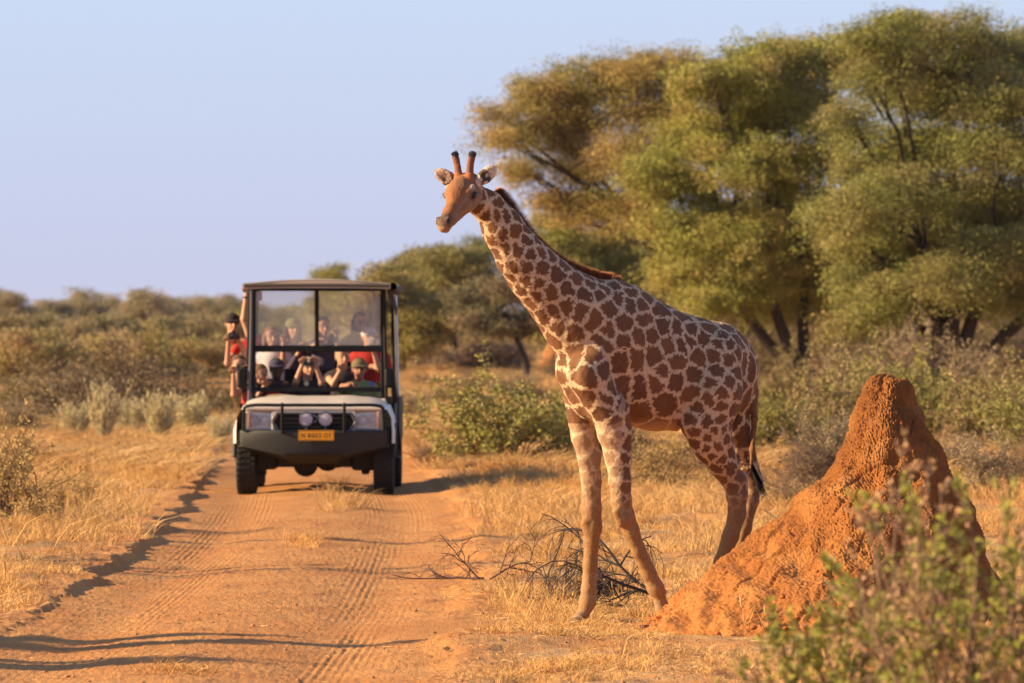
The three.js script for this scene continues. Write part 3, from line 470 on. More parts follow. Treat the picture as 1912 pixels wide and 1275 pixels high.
// --- the plain beyond: bushes nobody could count
{
  const R = rng(300), g = [shrubKinds.olive, shrubKinds.brown, shrubKinds.pale], L = g.map(() => []), M = new THREE.Matrix4(), col = new THREE.Color();
  for (let k = 0; k < 640; k++) {
    const d = 122 + 520 * R() * R(), px = -300 + 2500 * R(), [x] = at(px, 0, d), s = x - roadX(d); if (Math.abs(s) < 3.5 || (px > 430 && px < 760 && d < 170) || (px > 780 && d < 150)) continue; if (px > 800 && R() < 0.4) continue;
    const h = (0.35 + 0.7 * R()) * (d > 260 ? 1.6 : 1), w = h * (1.2 + 1.1 * R()); eul.set(0, R() * 6.28, 0);
    M.compose(V3(x, groundAt(x, -d), -d), yawQ.setFromEuler(eul), V3(w, h, w)); L[Math.floor(R() * 3)].push(M.clone());
  }
  for (let k = 0; k < 900; k++) {                      // the wooded skyline
    const d = 560 + 500 * R(), px = -500 + 2900 * R(), [x] = at(px, 0, d), h = (1.6 + 2.2 * R()) * (px < 480 ? 0.8 : 1), w = h * (1.3 + R()); eul.set(0, R() * 6.28, 0);
    M.compose(V3(x, groundAt(x, -d), -d), yawQ.setFromEuler(eul), V3(w, h, w)); L[k % 2].push(M.clone());
  }
  g.forEach((q, i) => { for (const [geo, mat, n] of [[q.wood, BARK_MAT, 'scrub_twigs'], [q.leaves, LEAF_MAT, 'scrub_leaves']]) {
    const im = new THREE.InstancedMesh(geo, mat, L[i].length); im.name = numbered(n); L[i].forEach((m, k) => im.setMatrixAt(k, m)); im.userData.kind = 'stuff'; im.castShadow = im.receiveShadow = true; scene.add(im);
    tag(im, (n === 'scrub_twigs' ? 'twigs of ' : 'foliage of ') + ['olive', 'brown', 'pale dry'][i] + ' scrub scattered over the plain to the skyline', 'scrub');
  } });
}
// --- two thin trees left of the view, whose shadows lie across the road
function sideTree(label, x, z, h, seed, n, spread) {
  const R = rng(seed), root = thing('thorn_tree', label, 'tree', [x, groundAt(x, z), z]), w = new MB(), l = new MB(), tips = [];
  const grow = (p, dir, len, r, lev) => { const q = [p]; let c = V3(...p), d = dir.clone(); for (let k = 0; k < 4; k++) { d.add(randDir(R).multiplyScalar(0.2)).normalize(); c = c.clone().addScaledVector(d, len / 4); q.push(c.toArray()); } w.tube(q, r, r * 0.55, 6, [0.09, 0.065, 0.045]); if (lev >= 3) { tips.push(q); return; } for (let k = 0; k < 3; k++) grow(q[2 + (k % 3)], V3(d.x + (R() - 0.5) * spread * 1.3, d.y + (R() - 0.5) * spread * 0.9, d.z + (R() - 0.5) * spread * 0.95).normalize(), len * 0.66, r * 0.55, lev + 1); };
  grow([0, -0.1, 0], V3(0.05, 1, 0), h * 0.42, (n > 500 ? 0.10 : 0.07) * h / 4, 0);
  for (let k = 0; k < n; k++) { const t = tips[Math.floor(R() * tips.length)], i = Math.floor(R() * 4), p = V3(...t[i]).addScaledVector(randDir(R), 0.12), d = randDir(R); l.leaf(p, d, V3().crossVectors(d, randDir(R)).normalize(), 0.09, 0.03, mix3([0.15, 0.14, 0.03], [0.2, 0.17, 0.05], R())); }
  mesh('trunk', w.geo(), BARK_MAT, root); mesh('crown', l.geo(), LEAF_MAT, root).userData.kind = 'stuff';
}
sideTree('thin thorn tree left of the view, nearest to the road bend', -9.6, -36.9, 3.9, 7, 7000, 1.0);
sideTree('low thorn tree left of the view on the camera side', -8.8, -34.9, 3.4, 27, 2600, 1.0);
sideTree('bare sapling left of the view whose shadow crosses the road', -11.5, -52.3, 7.0, 8, 60, 0.25);
sideTree('small leafless tree left of the view shading the road with a thin line', -10.5, -45.2, 6.0, 9, 40, 0.2);
// ---------------------------------------------------------------- termite mounds
const earthBump = sandBump.clone(); earthBump.repeat.set(2.2, 2.2);
const EARTH_MAT = new THREE.MeshStandardMaterial({ vertexColors: true, roughness: 0.98, bumpMap: earthBump, bumpScale: 0.010 });
function moundGeo(nu, nv, top, left, side, fine, seed) {
  const p = [], c = [], I = [], uv = [];
  for (let j = 0; j <= nv; j++) for (let i = 0; i < nu; i++) {
    const t = j / nv, h = top * (1 - Math.pow(t, 0.85)) - 0.1 * t * t, a = fine ? (i < nu * 0.84 ? (-0.12 + 1.24 * i / (nu * 0.84)) * Math.PI : (1.12 + 0.76 * (i - nu * 0.84) / (nu * 0.16)) * Math.PI) : i / nu * 2 * Math.PI, ca = Math.cos(a), sa = Math.sin(a);
    const hh = Math.max(h, -0.1), L = table(left, hh), S = table(side, hh), k = ca < 0 ? Math.pow(-ca, 1.7) : 0, front = ca < 0 && sa > 0 ? 0.25 * sa * -ca * sstep(0.9, 0.1, hh) : 0;
    let r = lerp(S * (1 + 0.04 * Math.abs(sa)), L, k) + front;
    r *= 1 + 0.055 * n3(ca * 1.3 + seed, hh * 1.6, sa * 1.3) * sstep(top, top - 0.4, hh);
    let x = ca * r, y = h, z = sa * r * (ca < 0 ? lerp(1, 0.72, k) : 1);
    if (fine) {
      const q = (f, o = 0) => n3(x * f + o, y * f + seed, z * f);
      const lumps = 0.026 * q(3.2) + 0.010 * q(7.5, 3), gr = 0.5 + 0.5 * q(4, 30);
      const knob = (f, o) => 1 - Math.abs(q(f, o)), grains = 0.014 * gr * (knob(13, 9) ** 2 - 0.4) + 0.011 * (knob(29, 5) ** 2 - 0.4) + 0.006 * q(64, 1);
      const scar = -0.03 * sstep(0.35, 0.8, q(2.6, 71)) * gr, loose = y < 0.45 ? sstep(0.45, 0.1, y) * (0.018 * Math.max(0, q(7, 40)) + 0.024 * q(4.5, 44) + 0.012 * knob(18, 2) * q(3, 13)) : 0;
      let hol = 0; if (sa > -0.1) for (const [hx, hy, hr, hd] of [[-0.60, 0.76, 0.10, 0.055], [-0.17, 1.04, 0.10, 0.06], [-0.86, 0.56, 0.08, 0.05], [-0.95, 0.44, 0.10, 0.05], [-1.15, 0.27, 0.09, 0.04], [-0.55, 0.42, 0.13, 0.04], [0.02, 1.16, 0.07, 0.04]]) hol -= hd * Math.exp(-(((x - hx) / hr) ** 2 + ((y - hy) / (hr * 0.7)) ** 2)) * (0.7 + 0.6 * gr);
      const crack = -0.020 * sstep(0.86, 0.98, 1 - Math.abs(q(2.3, 19))) * sstep(-0.1, 0.4, q(1.7, 8)) - 0.006 * sstep(0.80, 0.97, 1 - Math.abs(n3(a * 3.1, y * 0.8 + seed, 2.2))) * sstep(top, top - 0.3, y);
      const d = (crack + lumps + grains + scar + loose + hol) * sstep(-0.06, 0.05, r), sl = 0.75;
      x += ca * d * sl; z += sa * d * sl; y += d * 0.6;
    }
    const u = n3(x * 5 + 3, y * 5, z * 5) * 0.5 + 0.5, v = n3(x * 22, y * 22, z * 22), b = mix3([0.37, 0.142, 0.030], [0.295, 0.102, 0.022], u), low = sstep(0.5, 0.05, y);
    const b2 = mix3(b, [0.47, 0.215, 0.062], 0.5 * sstep(0.1, 0.6, n3(x * 2.6 + 31, y * 2.1, z * 2.6)));
    const w = mix3(b2, [0.43, 0.172, 0.045], low * 0.6), m = 1 + 0.14 * v; p.push(x, y, z); uv.push(a * 0.8, y + r * 0.5); c.push(w[0] * m, w[1] * m, w[2] * m);
  }
  for (let j = 0; j < nv; j++) for (let i = 0; i < nu; i++) { const a = j * nu + i, b = j * nu + (i + 1) % nu; I.push(a, b, a + nu, b, b + nu, a + nu); }
  const g = new THREE.BufferGeometry(); g.setAttribute('position', new THREE.Float32BufferAttribute(p, 3)); g.setAttribute('color', new THREE.Float32BufferAttribute(c, 3)); g.setAttribute('uv', new THREE.Float32BufferAttribute(uv, 2)); g.setIndex(I); g.computeVertexNormals(); return g;
}
{
  const left = [[-0.1, 1.95], [0, 1.66], [0.105, 1.51], [0.27, 1.33], [0.415, 1.145], [0.58, 0.927], [0.705, 0.78], [0.83, 0.636], [1.01, 0.455], [1.12, 0.345], [1.34, 0.24], [1.5, 0.195], [1.6, 0.165], [1.66, 0.135], [1.70, 0.085], [1.72, 0.0]];
  const side = [[-0.1, 1.15], [0, 1.0], [0.2, 0.84], [0.5, 0.68], [0.85, 0.53], [0.96, 0.473], [1.196, 0.364], [1.38, 0.28], [1.5, 0.215], [1.6, 0.17], [1.66, 0.13], [1.70, 0.08], [1.72, 0.0]];
  const t = thing('termite_mound', 'tall pointed orange termite mound behind the hind legs of the giraffe', 'termite mound', [MOUND[0], 0, MOUND[1]]);
  mesh('earth', moundGeo(600, 400, 1.72, left, side, true, 2.3), EARTH_MAT, t);
  // crumbled clods on and below the skirt
  const R = rng(5), m = [];
  for (let k = 0; k < 70; k++) {
    const a = Math.PI * (0.55 + 0.5 * R()), h = 0.42 * Math.pow(R(), 1.5), r = (0.008 + 0.03 * R() ** 3), k2 = Math.pow(Math.max(0, -Math.cos(a)), 1.7), rr = lerp(table(side, h) * 1.03, table(left, h), k2) + 0.25 * Math.sin(a) * -Math.cos(a) * sstep(0.9, 0.1, h);
    const g = new THREE.IcosahedronGeometry(r, 1), P = g.attributes.position;
    for (let i = 0; i < P.count; i++) { const s = 1 + 0.3 * n3(P.getX(i) * 30 + k, P.getY(i) * 30, P.getZ(i) * 30); P.setXYZ(i, P.getX(i) * s, P.getY(i) * s * 0.7, P.getZ(i) * s); }
    g.translate(Math.cos(a) * rr, h + 0.01, Math.sin(a) * rr * lerp(1, 0.72, k2)); g.deleteAttribute('uv');
    const s = 0.75 + 0.4 * R(); g.setAttribute('color', new THREE.Float32BufferAttribute(Array.from({ length: P.count * 3 }, (_, i) => [0.42, 0.135, 0.031][i % 3] * s), 3)); g.computeVertexNormals(); m.push(g);
  }
  const cl = mesh('clods', mergeGeometries(m), EARTH_MAT, t); cl.userData.kind = 'stuff';
  const far = thing('termite_mound', 'small distant orange termite mound in front of the giraffe chest', 'termite mound', [...at(1034, 0, 230)].map((v, i) => i === 1 ? groundH(at(1034, 0, 230)[0], -230) : v));
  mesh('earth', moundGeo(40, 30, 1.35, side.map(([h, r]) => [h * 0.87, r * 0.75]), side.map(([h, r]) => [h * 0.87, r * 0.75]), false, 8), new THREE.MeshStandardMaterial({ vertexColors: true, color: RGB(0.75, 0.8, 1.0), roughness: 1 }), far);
}
// ---------------------------------------------------------------- giraffe
{
  const YAW = 30 * Math.PI / 180, CY = Math.cos(YAW), SY = Math.sin(YAW), OX = 0.969, OZ = -39;
  const base = thing('giraffe', 'young giraffe standing beside the sand road in front of the termite mound', 'giraffe', [OX, 0, OZ]);
  const LAT = [SY, 0, CY];                             // the giraffe's own left, towards the camera
  // a point of the body from its place in profile and its offset to the animal's left
  const G = (px, py, l = 0) => { let d = 39, f = 0, X, Z; for (let k = 0; k < 4; k++) { X = (px - 956) * d / FPX - OX; f = (l * SY - X) / CY; Z = f * SY + l * CY; d = 39 - Z; } return [X, EYE - (py - 600) * d / FPX, Z]; };
  const r = (px) => px / 272, prims = [];
  const chain = (list, l0, l1, k, o = {}) => { for (let i = 0; i + 1 < list.length; i++) { const n = list.length - 1, [x0, y0, r0, la] = list[i], [x1, y1, r1, lb] = list[i + 1]; prims.push(cap(G(x0, y0, la ?? lerp(l0, l1, i / n)), G(x1, y1, lb ?? lerp(l0, l1, (i + 1) / n)), r(r0), r(r1), k, o)); } };
  // trunk
  prims.push(cap(G(1152, 655), G(1225, 690), 0.435, 0.400, 0.10, { w: LAT, s: 1.75, tag: 'trunk' }), cap(G(1225, 690), G(1325, 695), 0.400, 0.335, 0.1, { w: LAT, s: 1.6, tag: 'trunk' }));
  chain([[1140, 556, 34], [1180, 583, 30], [1230, 618, 30], [1290, 638, 32], [1340, 657, 38], [1372, 690, 34]], 0, 0, 0.12, { tag: 'trunk' });
  prims.push(cap(G(1078, 690), G(1105, 740), 0.13, 0.15, 0.12, { tag: 'trunk' }));                                       // breast
  prims.push(cap(G(1150, 590, 0.10), G(1095, 700, 0.19), 0.10, 0.115, 0.09, { tag: 'trunk' }), cap(G(1095, 700, 0.19), G(1140, 775, 0.19), 0.115, 0.125, 0.08, { tag: 'trunk' }));      // near shoulder
  prims.push(cap(G(1130, 600, -0.10), G(1072, 695, -0.16), 0.09, 0.105, 0.09, { tag: 'trunk' }), cap(G(1072, 695, -0.16), G(1090, 780, -0.165), 0.105, 0.105, 0.08, { tag: 'trunk' })); // far shoulder
  prims.push(cap(G(1335, 668, 0.10), G(1328, 735, 0.155), 0.19, 0.205, 0.06, { tag: 'hind' }), cap(G(1328, 735, 0.155), G(1322, 790, 0.18), 0.205, 0.165, 0.045, { tag: 'hind' }));
  prims.push(cap(G(1360, 672, -0.10), G(1368, 740, -0.14), 0.16, 0.17, 0.1, { tag: 'hind' }));
  prims.push(cap(G(1250, 788, 0), G(1262, 800, 0), 0.03, 0.02, 0.05, { tag: 'trunk' }));
  // neck
  chain([[914, 384, 27], [940, 428, 37], [971, 478, 43], [1000, 512, 50], [1037, 549, 57], [1082, 590, 74], [1130, 632, 88]], 0, 0, 0.07, { w: LAT, s: 1.22, tag: 'neck' });
  // legs
  chain([[1090, 780, 28], [1092, 815, 25], [1099, 850, 21.5], [1104, 900, 18.5], [1104, 950, 18], [1106, 985, 17.5], [1104, 1012, 14], [1101, 1055, 12.3], [1099, 1100, 12.6], [1097, 1124, 15], [1089, 1147, 11.5]], -0.165, -0.165, 0.025, { tag: 'leg' });
  prims.push(cap(G(1108, 984, -0.14), G(1106, 996, -0.14), 0.042, 0.035, 0.03, { tag: 'leg' }));
  prims.push(cap(G(1083, 1150, -0.165), G(1077, 1164, -0.16), 0.042, 0.050, 0.015, { w: [0, 1, 0], s: 1.2, tag: 'hoof' }));
  chain([[1140, 770, 36], [1147, 805, 31], [1154, 850, 24], [1158, 900, 20], [1160, 935, 18], [1167, 965, 17.3], [1178, 990, 14.5], [1193, 1030, 13], [1210, 1070, 12.6], [1224, 1098, 15], [1232, 1118, 12]], 0.185, 0.2, 0.025, { tag: 'leg' });
  prims.push(cap(G(1233, 1124, 0.2), G(1238, 1140, 0.2), 0.044, 0.052, 0.015, { w: [0, 1, 0], s: 1.2, tag: 'hoof' }));
  chain([[1318, 780, 42], [1330, 825, 38], [1352, 868, 27], [1371, 900, 21], [1376, 925, 19], [1376, 960, 16.5], [1364, 1000, 15], [1347, 1050, 14], [1336, 1088, 15.5], [1331, 1115, 13]], 0.175, 0.16, 0.025, { tag: 'hindleg' });
  prims.push(cap(G(1300, 790, 0.18), G(1330, 840, 0.17), 0.11, 0.10, 0.04, { tag: 'hind' }), cap(G(1385, 893, 0.16), G(1378, 915, 0.16), 0.045, 0.06, 0.03, { tag: 'hindleg' }));
  prims.push(cap(G(1330, 1125, 0.16), G(1326, 1142, 0.16), 0.044, 0.052, 0.015, { tag: 'hoof' }));
  chain([[1362, 770, 36], [1380, 830, 27], [1397, 872, 19], [1407, 897, 17], [1402, 935, 14.5], [1390, 985, 13], [1379, 1032, 12.5], [1370, 1082, 14], [1365, 1112, 12]], -0.14, -0.12, 0.025, { tag: 'hindleg' });
  prims.push(cap(G(1363, 1122, -0.12), G(1359, 1140, -0.12), 0.044, 0.052, 0.015, { tag: 'hoof' }));
  // tail
  chain([[1392, 676, 11], [1403, 690, 8], [1409, 730, 6.5], [1409, 780, 5.2], [1405, 840, 4], [1403, 872, 3.6]], -0.02, 0.0, 0.03, { tag: 'tail' });
  // shallow hollows: flank, shoulder groove
  prims.push(cap(G(1262, 715, 0.34), G(1268, 785, 0.33), 0.03, 0.03, 0.09, { sub: true }));
  prims.push(cap(G(1072, 650, 0.20), G(1070, 720, 0.23), 0.02, 0.02, 0.07, { sub: true }));

  // head: E between the eyes; A towards the muzzle, W to the animal's left, N up out of the forehead
  const E = V3(...G(861, 366)), A = V3(-0.41, -0.57, 0.71).normalize(), W = V3(0.87, 0, 0.5).normalize(), N = V3().crossVectors(A, W).normalize(); W.crossVectors(N, A);
  { const d = 38.16; E.set((861 - 956) * d / FPX - OX, EYE - (366 - 600) * d / FPX, 39 - d); }
  const H = (a, w, n) => [E.x + A.x * a + W.x * w + N.x * n, E.y + A.y * a + W.y * w + N.y * n, E.z + A.z * a + W.z * w + N.z * n];
  const head = [], hp = (a, b, ra, rb, k = 0.04, o = {}) => head.push(cap(H(...a), H(...b), ra, rb, k, { tag: 'head', ...o }));
  const w3 = [W.x, W.y, W.z];
  hp([-0.12, 0, 0.01], [0.0, 0, 0.015], 0.088, 0.090, 0.04);                   // skull
  hp([-0.03, 0, 0.055], [0.05, 0, 0.05], 0.05, 0.045, 0.05);                   // brow bump
  hp([0.0, 0, 0.0], [0.18, 0, -0.012], 0.082, 0.048, 0.05);                    // nose bridge
  hp([0.18, 0, -0.014], [0.285, 0, -0.022], 0.047, 0.042, 0.03, { w: w3, s: 1.0 });      // muzzle
  hp([0.30, 0, -0.035], [0.315, 0, -0.045], 0.036, 0.030, 0.03, { w: w3, s: 0.92 });      // upper lip
  hp([-0.08, 0, -0.085], [0.20, 0, -0.064], 0.060, 0.030, 0.04, { w: w3, s: 0.85 });       // jaw
  hp([0.20, 0, -0.062], [0.29, 0, -0.070], 0.030, 0.024, 0.02);                // chin
  for (const s of [-1, 1]) {
    hp([-0.06, s * 0.055, -0.04], [0.05, s * 0.045, -0.045], 0.055, 0.04, 0.04);          // cheek
    hp([-0.012, s * 0.086, 0.03], [0.02, s * 0.082, 0.024], 0.030, 0.028, 0.02);          // orbit
    hp([-0.03, s * 0.092, 0.052], [0.03, s * 0.080, 0.048], 0.020, 0.015, 0.015);      // brow
    hp([-0.012, s * 0.112, 0.031], [0.030, s * 0.106, 0.027], 0.0095, 0.008, 0.008);   // upper lid
    hp([0.03, s * 0.078, -0.02], [0.13, s * 0.055, -0.032], 0.022, 0.014, 0.02);       // cheekbone
    hp([0.255, s * 0.062, -0.062], [0.318, s * 0.028, -0.062], 0.005, 0.004, 0.012, { sub: true });   // mouth
    hp([0.285, s * 0.034, 0.0], [0.295, s * 0.036, -0.01], 0.020, 0.018, 0.015);          // nostril rim
    hp([0.288, s * 0.052, 0.006], [0.301, s * 0.040, -0.006], 0.008, 0.008, 0.006, { sub: true });
    hp([0.002, s * 0.126, 0.013], [0.022, s * 0.124, 0.011], 0.021, 0.021, 0.006, { sub: true, tag: 'socket' });
    // horn
    const hb = V3(...H(-0.095, s * 0.04, 0.07)), ht = hb.clone().add(V3(s > 0 ? 0.022 : -0.026, 0.168, -0.03)), hm = hb.clone().lerp(ht, 0.5).add(V3(s * -0.004, 0, 0));
    head.push(cap(hb.toArray(), hm.toArray(), 0.034, 0.0225, 0.012, { tag: 'horn' }), cap(hm.toArray(), ht.toArray(), 0.0225, 0.0245, 0.008, { tag: 'horn' }));
    // ear
    const eb = V3(...H(-0.105, s * 0.085, 0.03)), dir = (s > 0 ? V3(0.118, 0.108, 0.0) : V3(-0.128, 0.085, -0.02)), face = V3(s * 0.15, -0.12, 1).normalize(), fw = face.toArray();
    const ep = (t, off = 0) => eb.clone().addScaledVector(dir, t).addScaledVector(face, off).toArray();
    head.push(cap(eb.toArray(), ep(0.4), 0.026, 0.050, 0.02, { w: fw, s: 1.7, tag: 'ear' }), cap(ep(0.4), ep(0.75), 0.050, 0.044, 0.01, { w: fw, s: 1.9, tag: 'ear' }), cap(ep(0.75), ep(1.05), 0.044, 0.012, 0.01, { w: fw, s: 2.0, tag: 'ear' }));
    head.push(cap(ep(0.28, 0.034), ep(0.5, 0.036), 0.022, 0.034, 0.008, { sub: true, tag: 'earhole' }), cap(ep(0.5, 0.036), ep(0.92, 0.028), 0.034, 0.016, 0.008, { sub: true, tag: 'earhole' }));
  }
  const link = cap(H(-0.10, 0, -0.02), G(918, 392), 0.082, 0.092, 0.05, { tag: 'neck', w: LAT, s: 1.15 });
  prims.push(link, cap(H(-0.06, 0, -0.06), G(925, 402), 0.06, 0.08, 0.05, { tag: 'neck' }));

  // knees, tendons and dewclaws
  prims.push(cap(G(1153, 955, 0.215), G(1160, 976, 0.215), 0.036, 0.030, 0.02, { tag: 'leg' }), cap(G(1094, 976, -0.15), G(1097, 992, -0.15), 0.034, 0.028, 0.02, { tag: 'leg' }), cap(G(1188, 996, 0.185), G(1230, 1090, 0.195), 0.017, 0.020, 0.012, { tag: 'leg' }), cap(G(1114, 1010, -0.165), G(1107, 1116, -0.165), 0.016, 0.021, 0.012, { tag: 'leg' }), cap(G(1237, 1100, 0.2), G(1240, 1106, 0.2), 0.018, 0.014, 0.01, { tag: 'leg' }), cap(G(1388, 930, 0.16), G(1360, 1035, 0.16), 0.016, 0.018, 0.012, { tag: 'hindleg' }));
  // --- coat: seeds of the dark patches; the near side follows the animal's own markings
  const Z2 = [[440, 480], [495, 478], [552, 470], [525, 600], [612, 580], [555, 692], [620, 695], [685, 640], [708, 718], [458, 630], [465, 560], [500, 725], [575, 865], [603, 812], [678, 797], [775, 812], [685, 902], [750, 905], [878, 850], [830, 962], [932, 937], [645, 950], [710, 1025], [748, 990], [845, 1088], [936, 1047], [785, 1110], [1000, 875], [1050, 962], [1175, 932], [1022, 1080], [1195, 1050], [1105, 1130], [1262, 985], [1335, 1022], [1395, 1030], [1430, 1140], [1285, 1170], [1390, 1240], [890, 1190], [1200, 1210], [960, 1215]];
  const Z3 = [[450, 480], [350, 690], [205, 660], [208, 600], [215, 770], [455, 640], [548, 590], [560, 400], [560, 460], [632, 570], [655, 450], [715, 430], [735, 560], [822, 500], [695, 355], [790, 390], [868, 412], [885, 490], [945, 420], [932, 468], [1015, 460], [1095, 490], [1165, 490], [1120, 440], [1060, 405], [648, 740], [745, 710], [778, 655], [862, 600], [858, 700], [790, 830], [660, 885], [500, 750], [345, 800], [560, 740], [450, 870], [990, 565], [1065, 550], [957, 672], [1088, 655], [1168, 580], [1062, 700], [945, 770], [1045, 812], [1110, 770], [1145, 800], [1165, 710], [1215, 760], [1205, 650], [1215, 545], [1245, 590], [985, 860], [1110, 857], [1185, 880], [1110, 917], [1033, 935], [1078, 952], [1172, 955], [948, 920], [965, 1000], [1078, 990], [1128, 982], [1145, 1030], [1040, 1025], [975, 1055], [1095, 1080], [1030, 1090], [1182, 1030], [1060, 1130], [1120, 1150], [1175, 1110], [1090, 1200], [1160, 1190],
    [470, 815], [520, 950], [552, 925], [470, 950], [515, 1005], [562, 965], [592, 915], [485, 1050], [535, 1060], [585, 1070], [500, 1150], [565, 1140], [515, 1215], [575, 1225], [310, 1090], [335, 1180], [345, 1250], [560, 840], [420, 900]];
  const seeds = [], P = prep(prims);
  const cast = (px, py) => { for (let d = 37.4; d < 40; ) { const x = (px - 956) * d / FPX - OX, y = EYE - (py - 600) * d / FPX, z = 39 - d, e = field(P, x, y, z); if (e < 0.004) return [x, y, z]; d += Math.max(e * 0.45, 0.003); } return null; };
  for (const [x, y] of Z2) { const q = cast(780 + x / 3.3545, 260 + y / 3.3545); if (q) seeds.push(q); }
  for (const [x, y] of Z3) { const q = cast(980 + x / 3.036, 480 + y / 3.036); if (q && !seeds.some((s) => Math.hypot(s[0] - q[0], s[1] - q[1], s[2] - q[2]) < 0.062)) seeds.push(q); }
  const bodyRaw = sdfMesh(prims, 0.0082), bp = bodyRaw.attributes.position.array, Rs = rng(91), gap = (y) => y > 2.25 ? 0.085 : y > 1.75 ? 0.115 : y > 1.15 ? 0.155 : y > 0.9 ? 0.09 : 0.058;
  for (let k = 0; k < 9000; k++) { const o = Math.floor(Rs() * bp.length / 3) * 3, q = [bp[o], bp[o + 1], bp[o + 2]], g = gap(q[1]); if (q[1] > 0.3 && !seeds.some((s) => (s[0] - q[0]) ** 2 + (s[1] - q[1]) ** 2 + (s[2] - q[2]) ** 2 < g * g)) seeds.push(q); }
  const grid = new Map(), cs = 0.2, key = (a, b, c) => a * 10007 + b * 101 + c;
  seeds.forEach((s) => { const a = Math.floor(s[0] / cs) + 50, b = Math.floor(s[1] / cs) + 50, c = Math.floor(s[2] / cs) + 50; const k = key(a, b, c); if (!grid.has(k)) grid.set(k, []); grid.get(k).push(s); });
  const BROWN = [0.162, 0.064, 0.022], BROWN2 = [0.110, 0.043, 0.017], PALE = [0.52, 0.362, 0.228], TAN = [0.27, 0.14, 0.050];
  const body = (x, y, z, nx, ny, nz, who) => {
    if (who.tag === 'hoof') return y < 0.05 ? [0.15, 0.095, 0.06] : [0.30, 0.19, 0.10];
    const hx = x + 0.013 * n3(x * 24, y * 24, z * 24) + 0.007 * n3(x * 62, y * 62, z * 62), hy = y + 0.013 * n3(x * 24 + 40, y * 24, z * 24) + 0.007 * n3(x * 62 + 9, y * 62, z * 62), hz = z + 0.012 * n3(x * 26, y * 26 + 40, z * 26);
    let f1 = 9, f2 = 9, id = 0;
    const a = Math.floor(hx / cs) + 50, b = Math.floor(hy / cs) + 50, c = Math.floor(hz / cs) + 50;
    for (let i = -1; i <= 1; i++) for (let j = -1; j <= 1; j++) for (let k = -1; k <= 1; k++) for (const s of grid.get(key(a + i, b + j, c + k)) ?? []) { const d = Math.sqrt((s[0] - hx) ** 2 + (s[1] - hy) ** 2 + (s[2] - hz) ** 2); if (d < f1) { f2 = f1; f1 = d; id = s[0] * 91.7 + s[1] * 37.1; } else if (d < f2) f2 = d; }
    const fur = 1 + 0.10 * n3(x * 9, y * 7, z * 9) + 0.13 * n3(x * 55, y * 26, z * 55) + 0.10 * n3(x * 62 + 5, y * 62, z * 62), leg = who.tag === 'leg' || who.tag === 'hindleg';
    let wd = y > 1.75 ? 0.019 : 0.021; if (y < 1.1) wd = 0.0165;
    wd += 0.012 * n3(x * 45, y * 45, z * 45) * n3(x * 12, y * 12, z * 12 + 5);
    let t = sstep(wd * 0.75, wd * 1.35, f2 - f1);                     // 1 inside a patch
    const dark = mix3(BROWN, BROWN2, clamp(0.5 + 0.5 * Math.sin(id * 7)) * 0.8), core = mix3(dark, [0.16, 0.062, 0.022], 0.35 * sstep(0.05, 0.0, f1));
    let pale = PALE, cc;
    if (who.tag === 'tail') return mix3(BROWN, TAN, 0.35 + 0.3 * n3(x * 20, y * 20, z * 20));
    if (who.tag === 'leg' && x < -0.35 + 0.1 * y) t *= 0.55;
    if (leg && y < 1.05) {
      const fade = who.tag === 'leg' ? sstep(0.62, 0.95, y) : sstep(0.55, 1.0, y); t *= fade * 0.95; pale = mix3(TAN, PALE, 0.75 * sstep(0.66, 1.05, y));
      if (y < 0.35) pale = mix3(pale, [0.33, 0.19, 0.085], 0.6);
    }
    if (who.tag === 'trunk' && y < 1.46) { const bl = sstep(1.44, 1.30, y) * sstep(0.3, 0.0, ny) * sstep(-0.35, -0.2, x); pale = mix3(pale, [0.55, 0.34, 0.18], bl); t *= 1 - 0.75 * bl; }
    cc = mix3(pale, core, t); return [cc[0] * fur, cc[1] * fur, cc[2] * fur];
  };
  const headPaint = (x, y, z, nx, ny, nz, who) => {
    const q = V3(x - E.x, y - E.y, z - E.z), a = q.dot(A), w = q.dot(W), n = q.dot(N), fur = 1 + 0.20 * n3(x * 60, y * 60, z * 60) + 0.20 * n3(x * 105, y * 105, z * 105), up = V3(nx, ny, nz).dot(N);
    let c;
    if (who.tag === 'horn') { const t = (y - who.a[1]) / 0.1; c = y > who.a[1] + (who.b[1] - who.a[1]) * 0 && y - E.y > 0.262 + 0.008 * n3(x * 90, y * 20, z * 90) ? [0.03, 0.018, 0.03] : [0.20, 0.07, 0.027]; if (y - E.y < 0.16) c = [0.30, 0.105, 0.038]; }
    else if (who.tag === 'ear') {
      const eb = H(-0.105, Math.sign(w) * 0.085, 0.03), fr = nz * 0.95 + nx * Math.sign(w) * 0.15, dd = Math.hypot(x - eb[0], y - eb[1], z - eb[2]);
      c = fr > 0.2 ? (w > 0 ? (mix3([0.60, 0.47, 0.37], [0.05, 0.034, 0.028], 0.95 * sstep(0.02, 0.045, dd) * sstep(0.125, 0.085, dd + 0.02 * n3(x * 30, y * 30, z * 30)) * sstep(0.1, 0.3, 0.55 + n3(x * 20, y * 20, 4)))) : mix3([0.38, 0.25, 0.18], [0.10, 0.06, 0.04], 0.9 * sstep(0.11, 0.05, dd + 0.03 * n3(x * 24, y * 24, z * 24)))) : [0.5, 0.36, 0.25];
    } else {
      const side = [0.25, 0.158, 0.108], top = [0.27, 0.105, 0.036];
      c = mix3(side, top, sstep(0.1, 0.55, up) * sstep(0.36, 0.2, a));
      c = mix3(c, [0.20, 0.095, 0.045], 0.85 * Math.exp(-((a + 0.0) ** 2 + (w - 0.03) ** 2) / 0.0024) * sstep(0.2, 0.6, up));
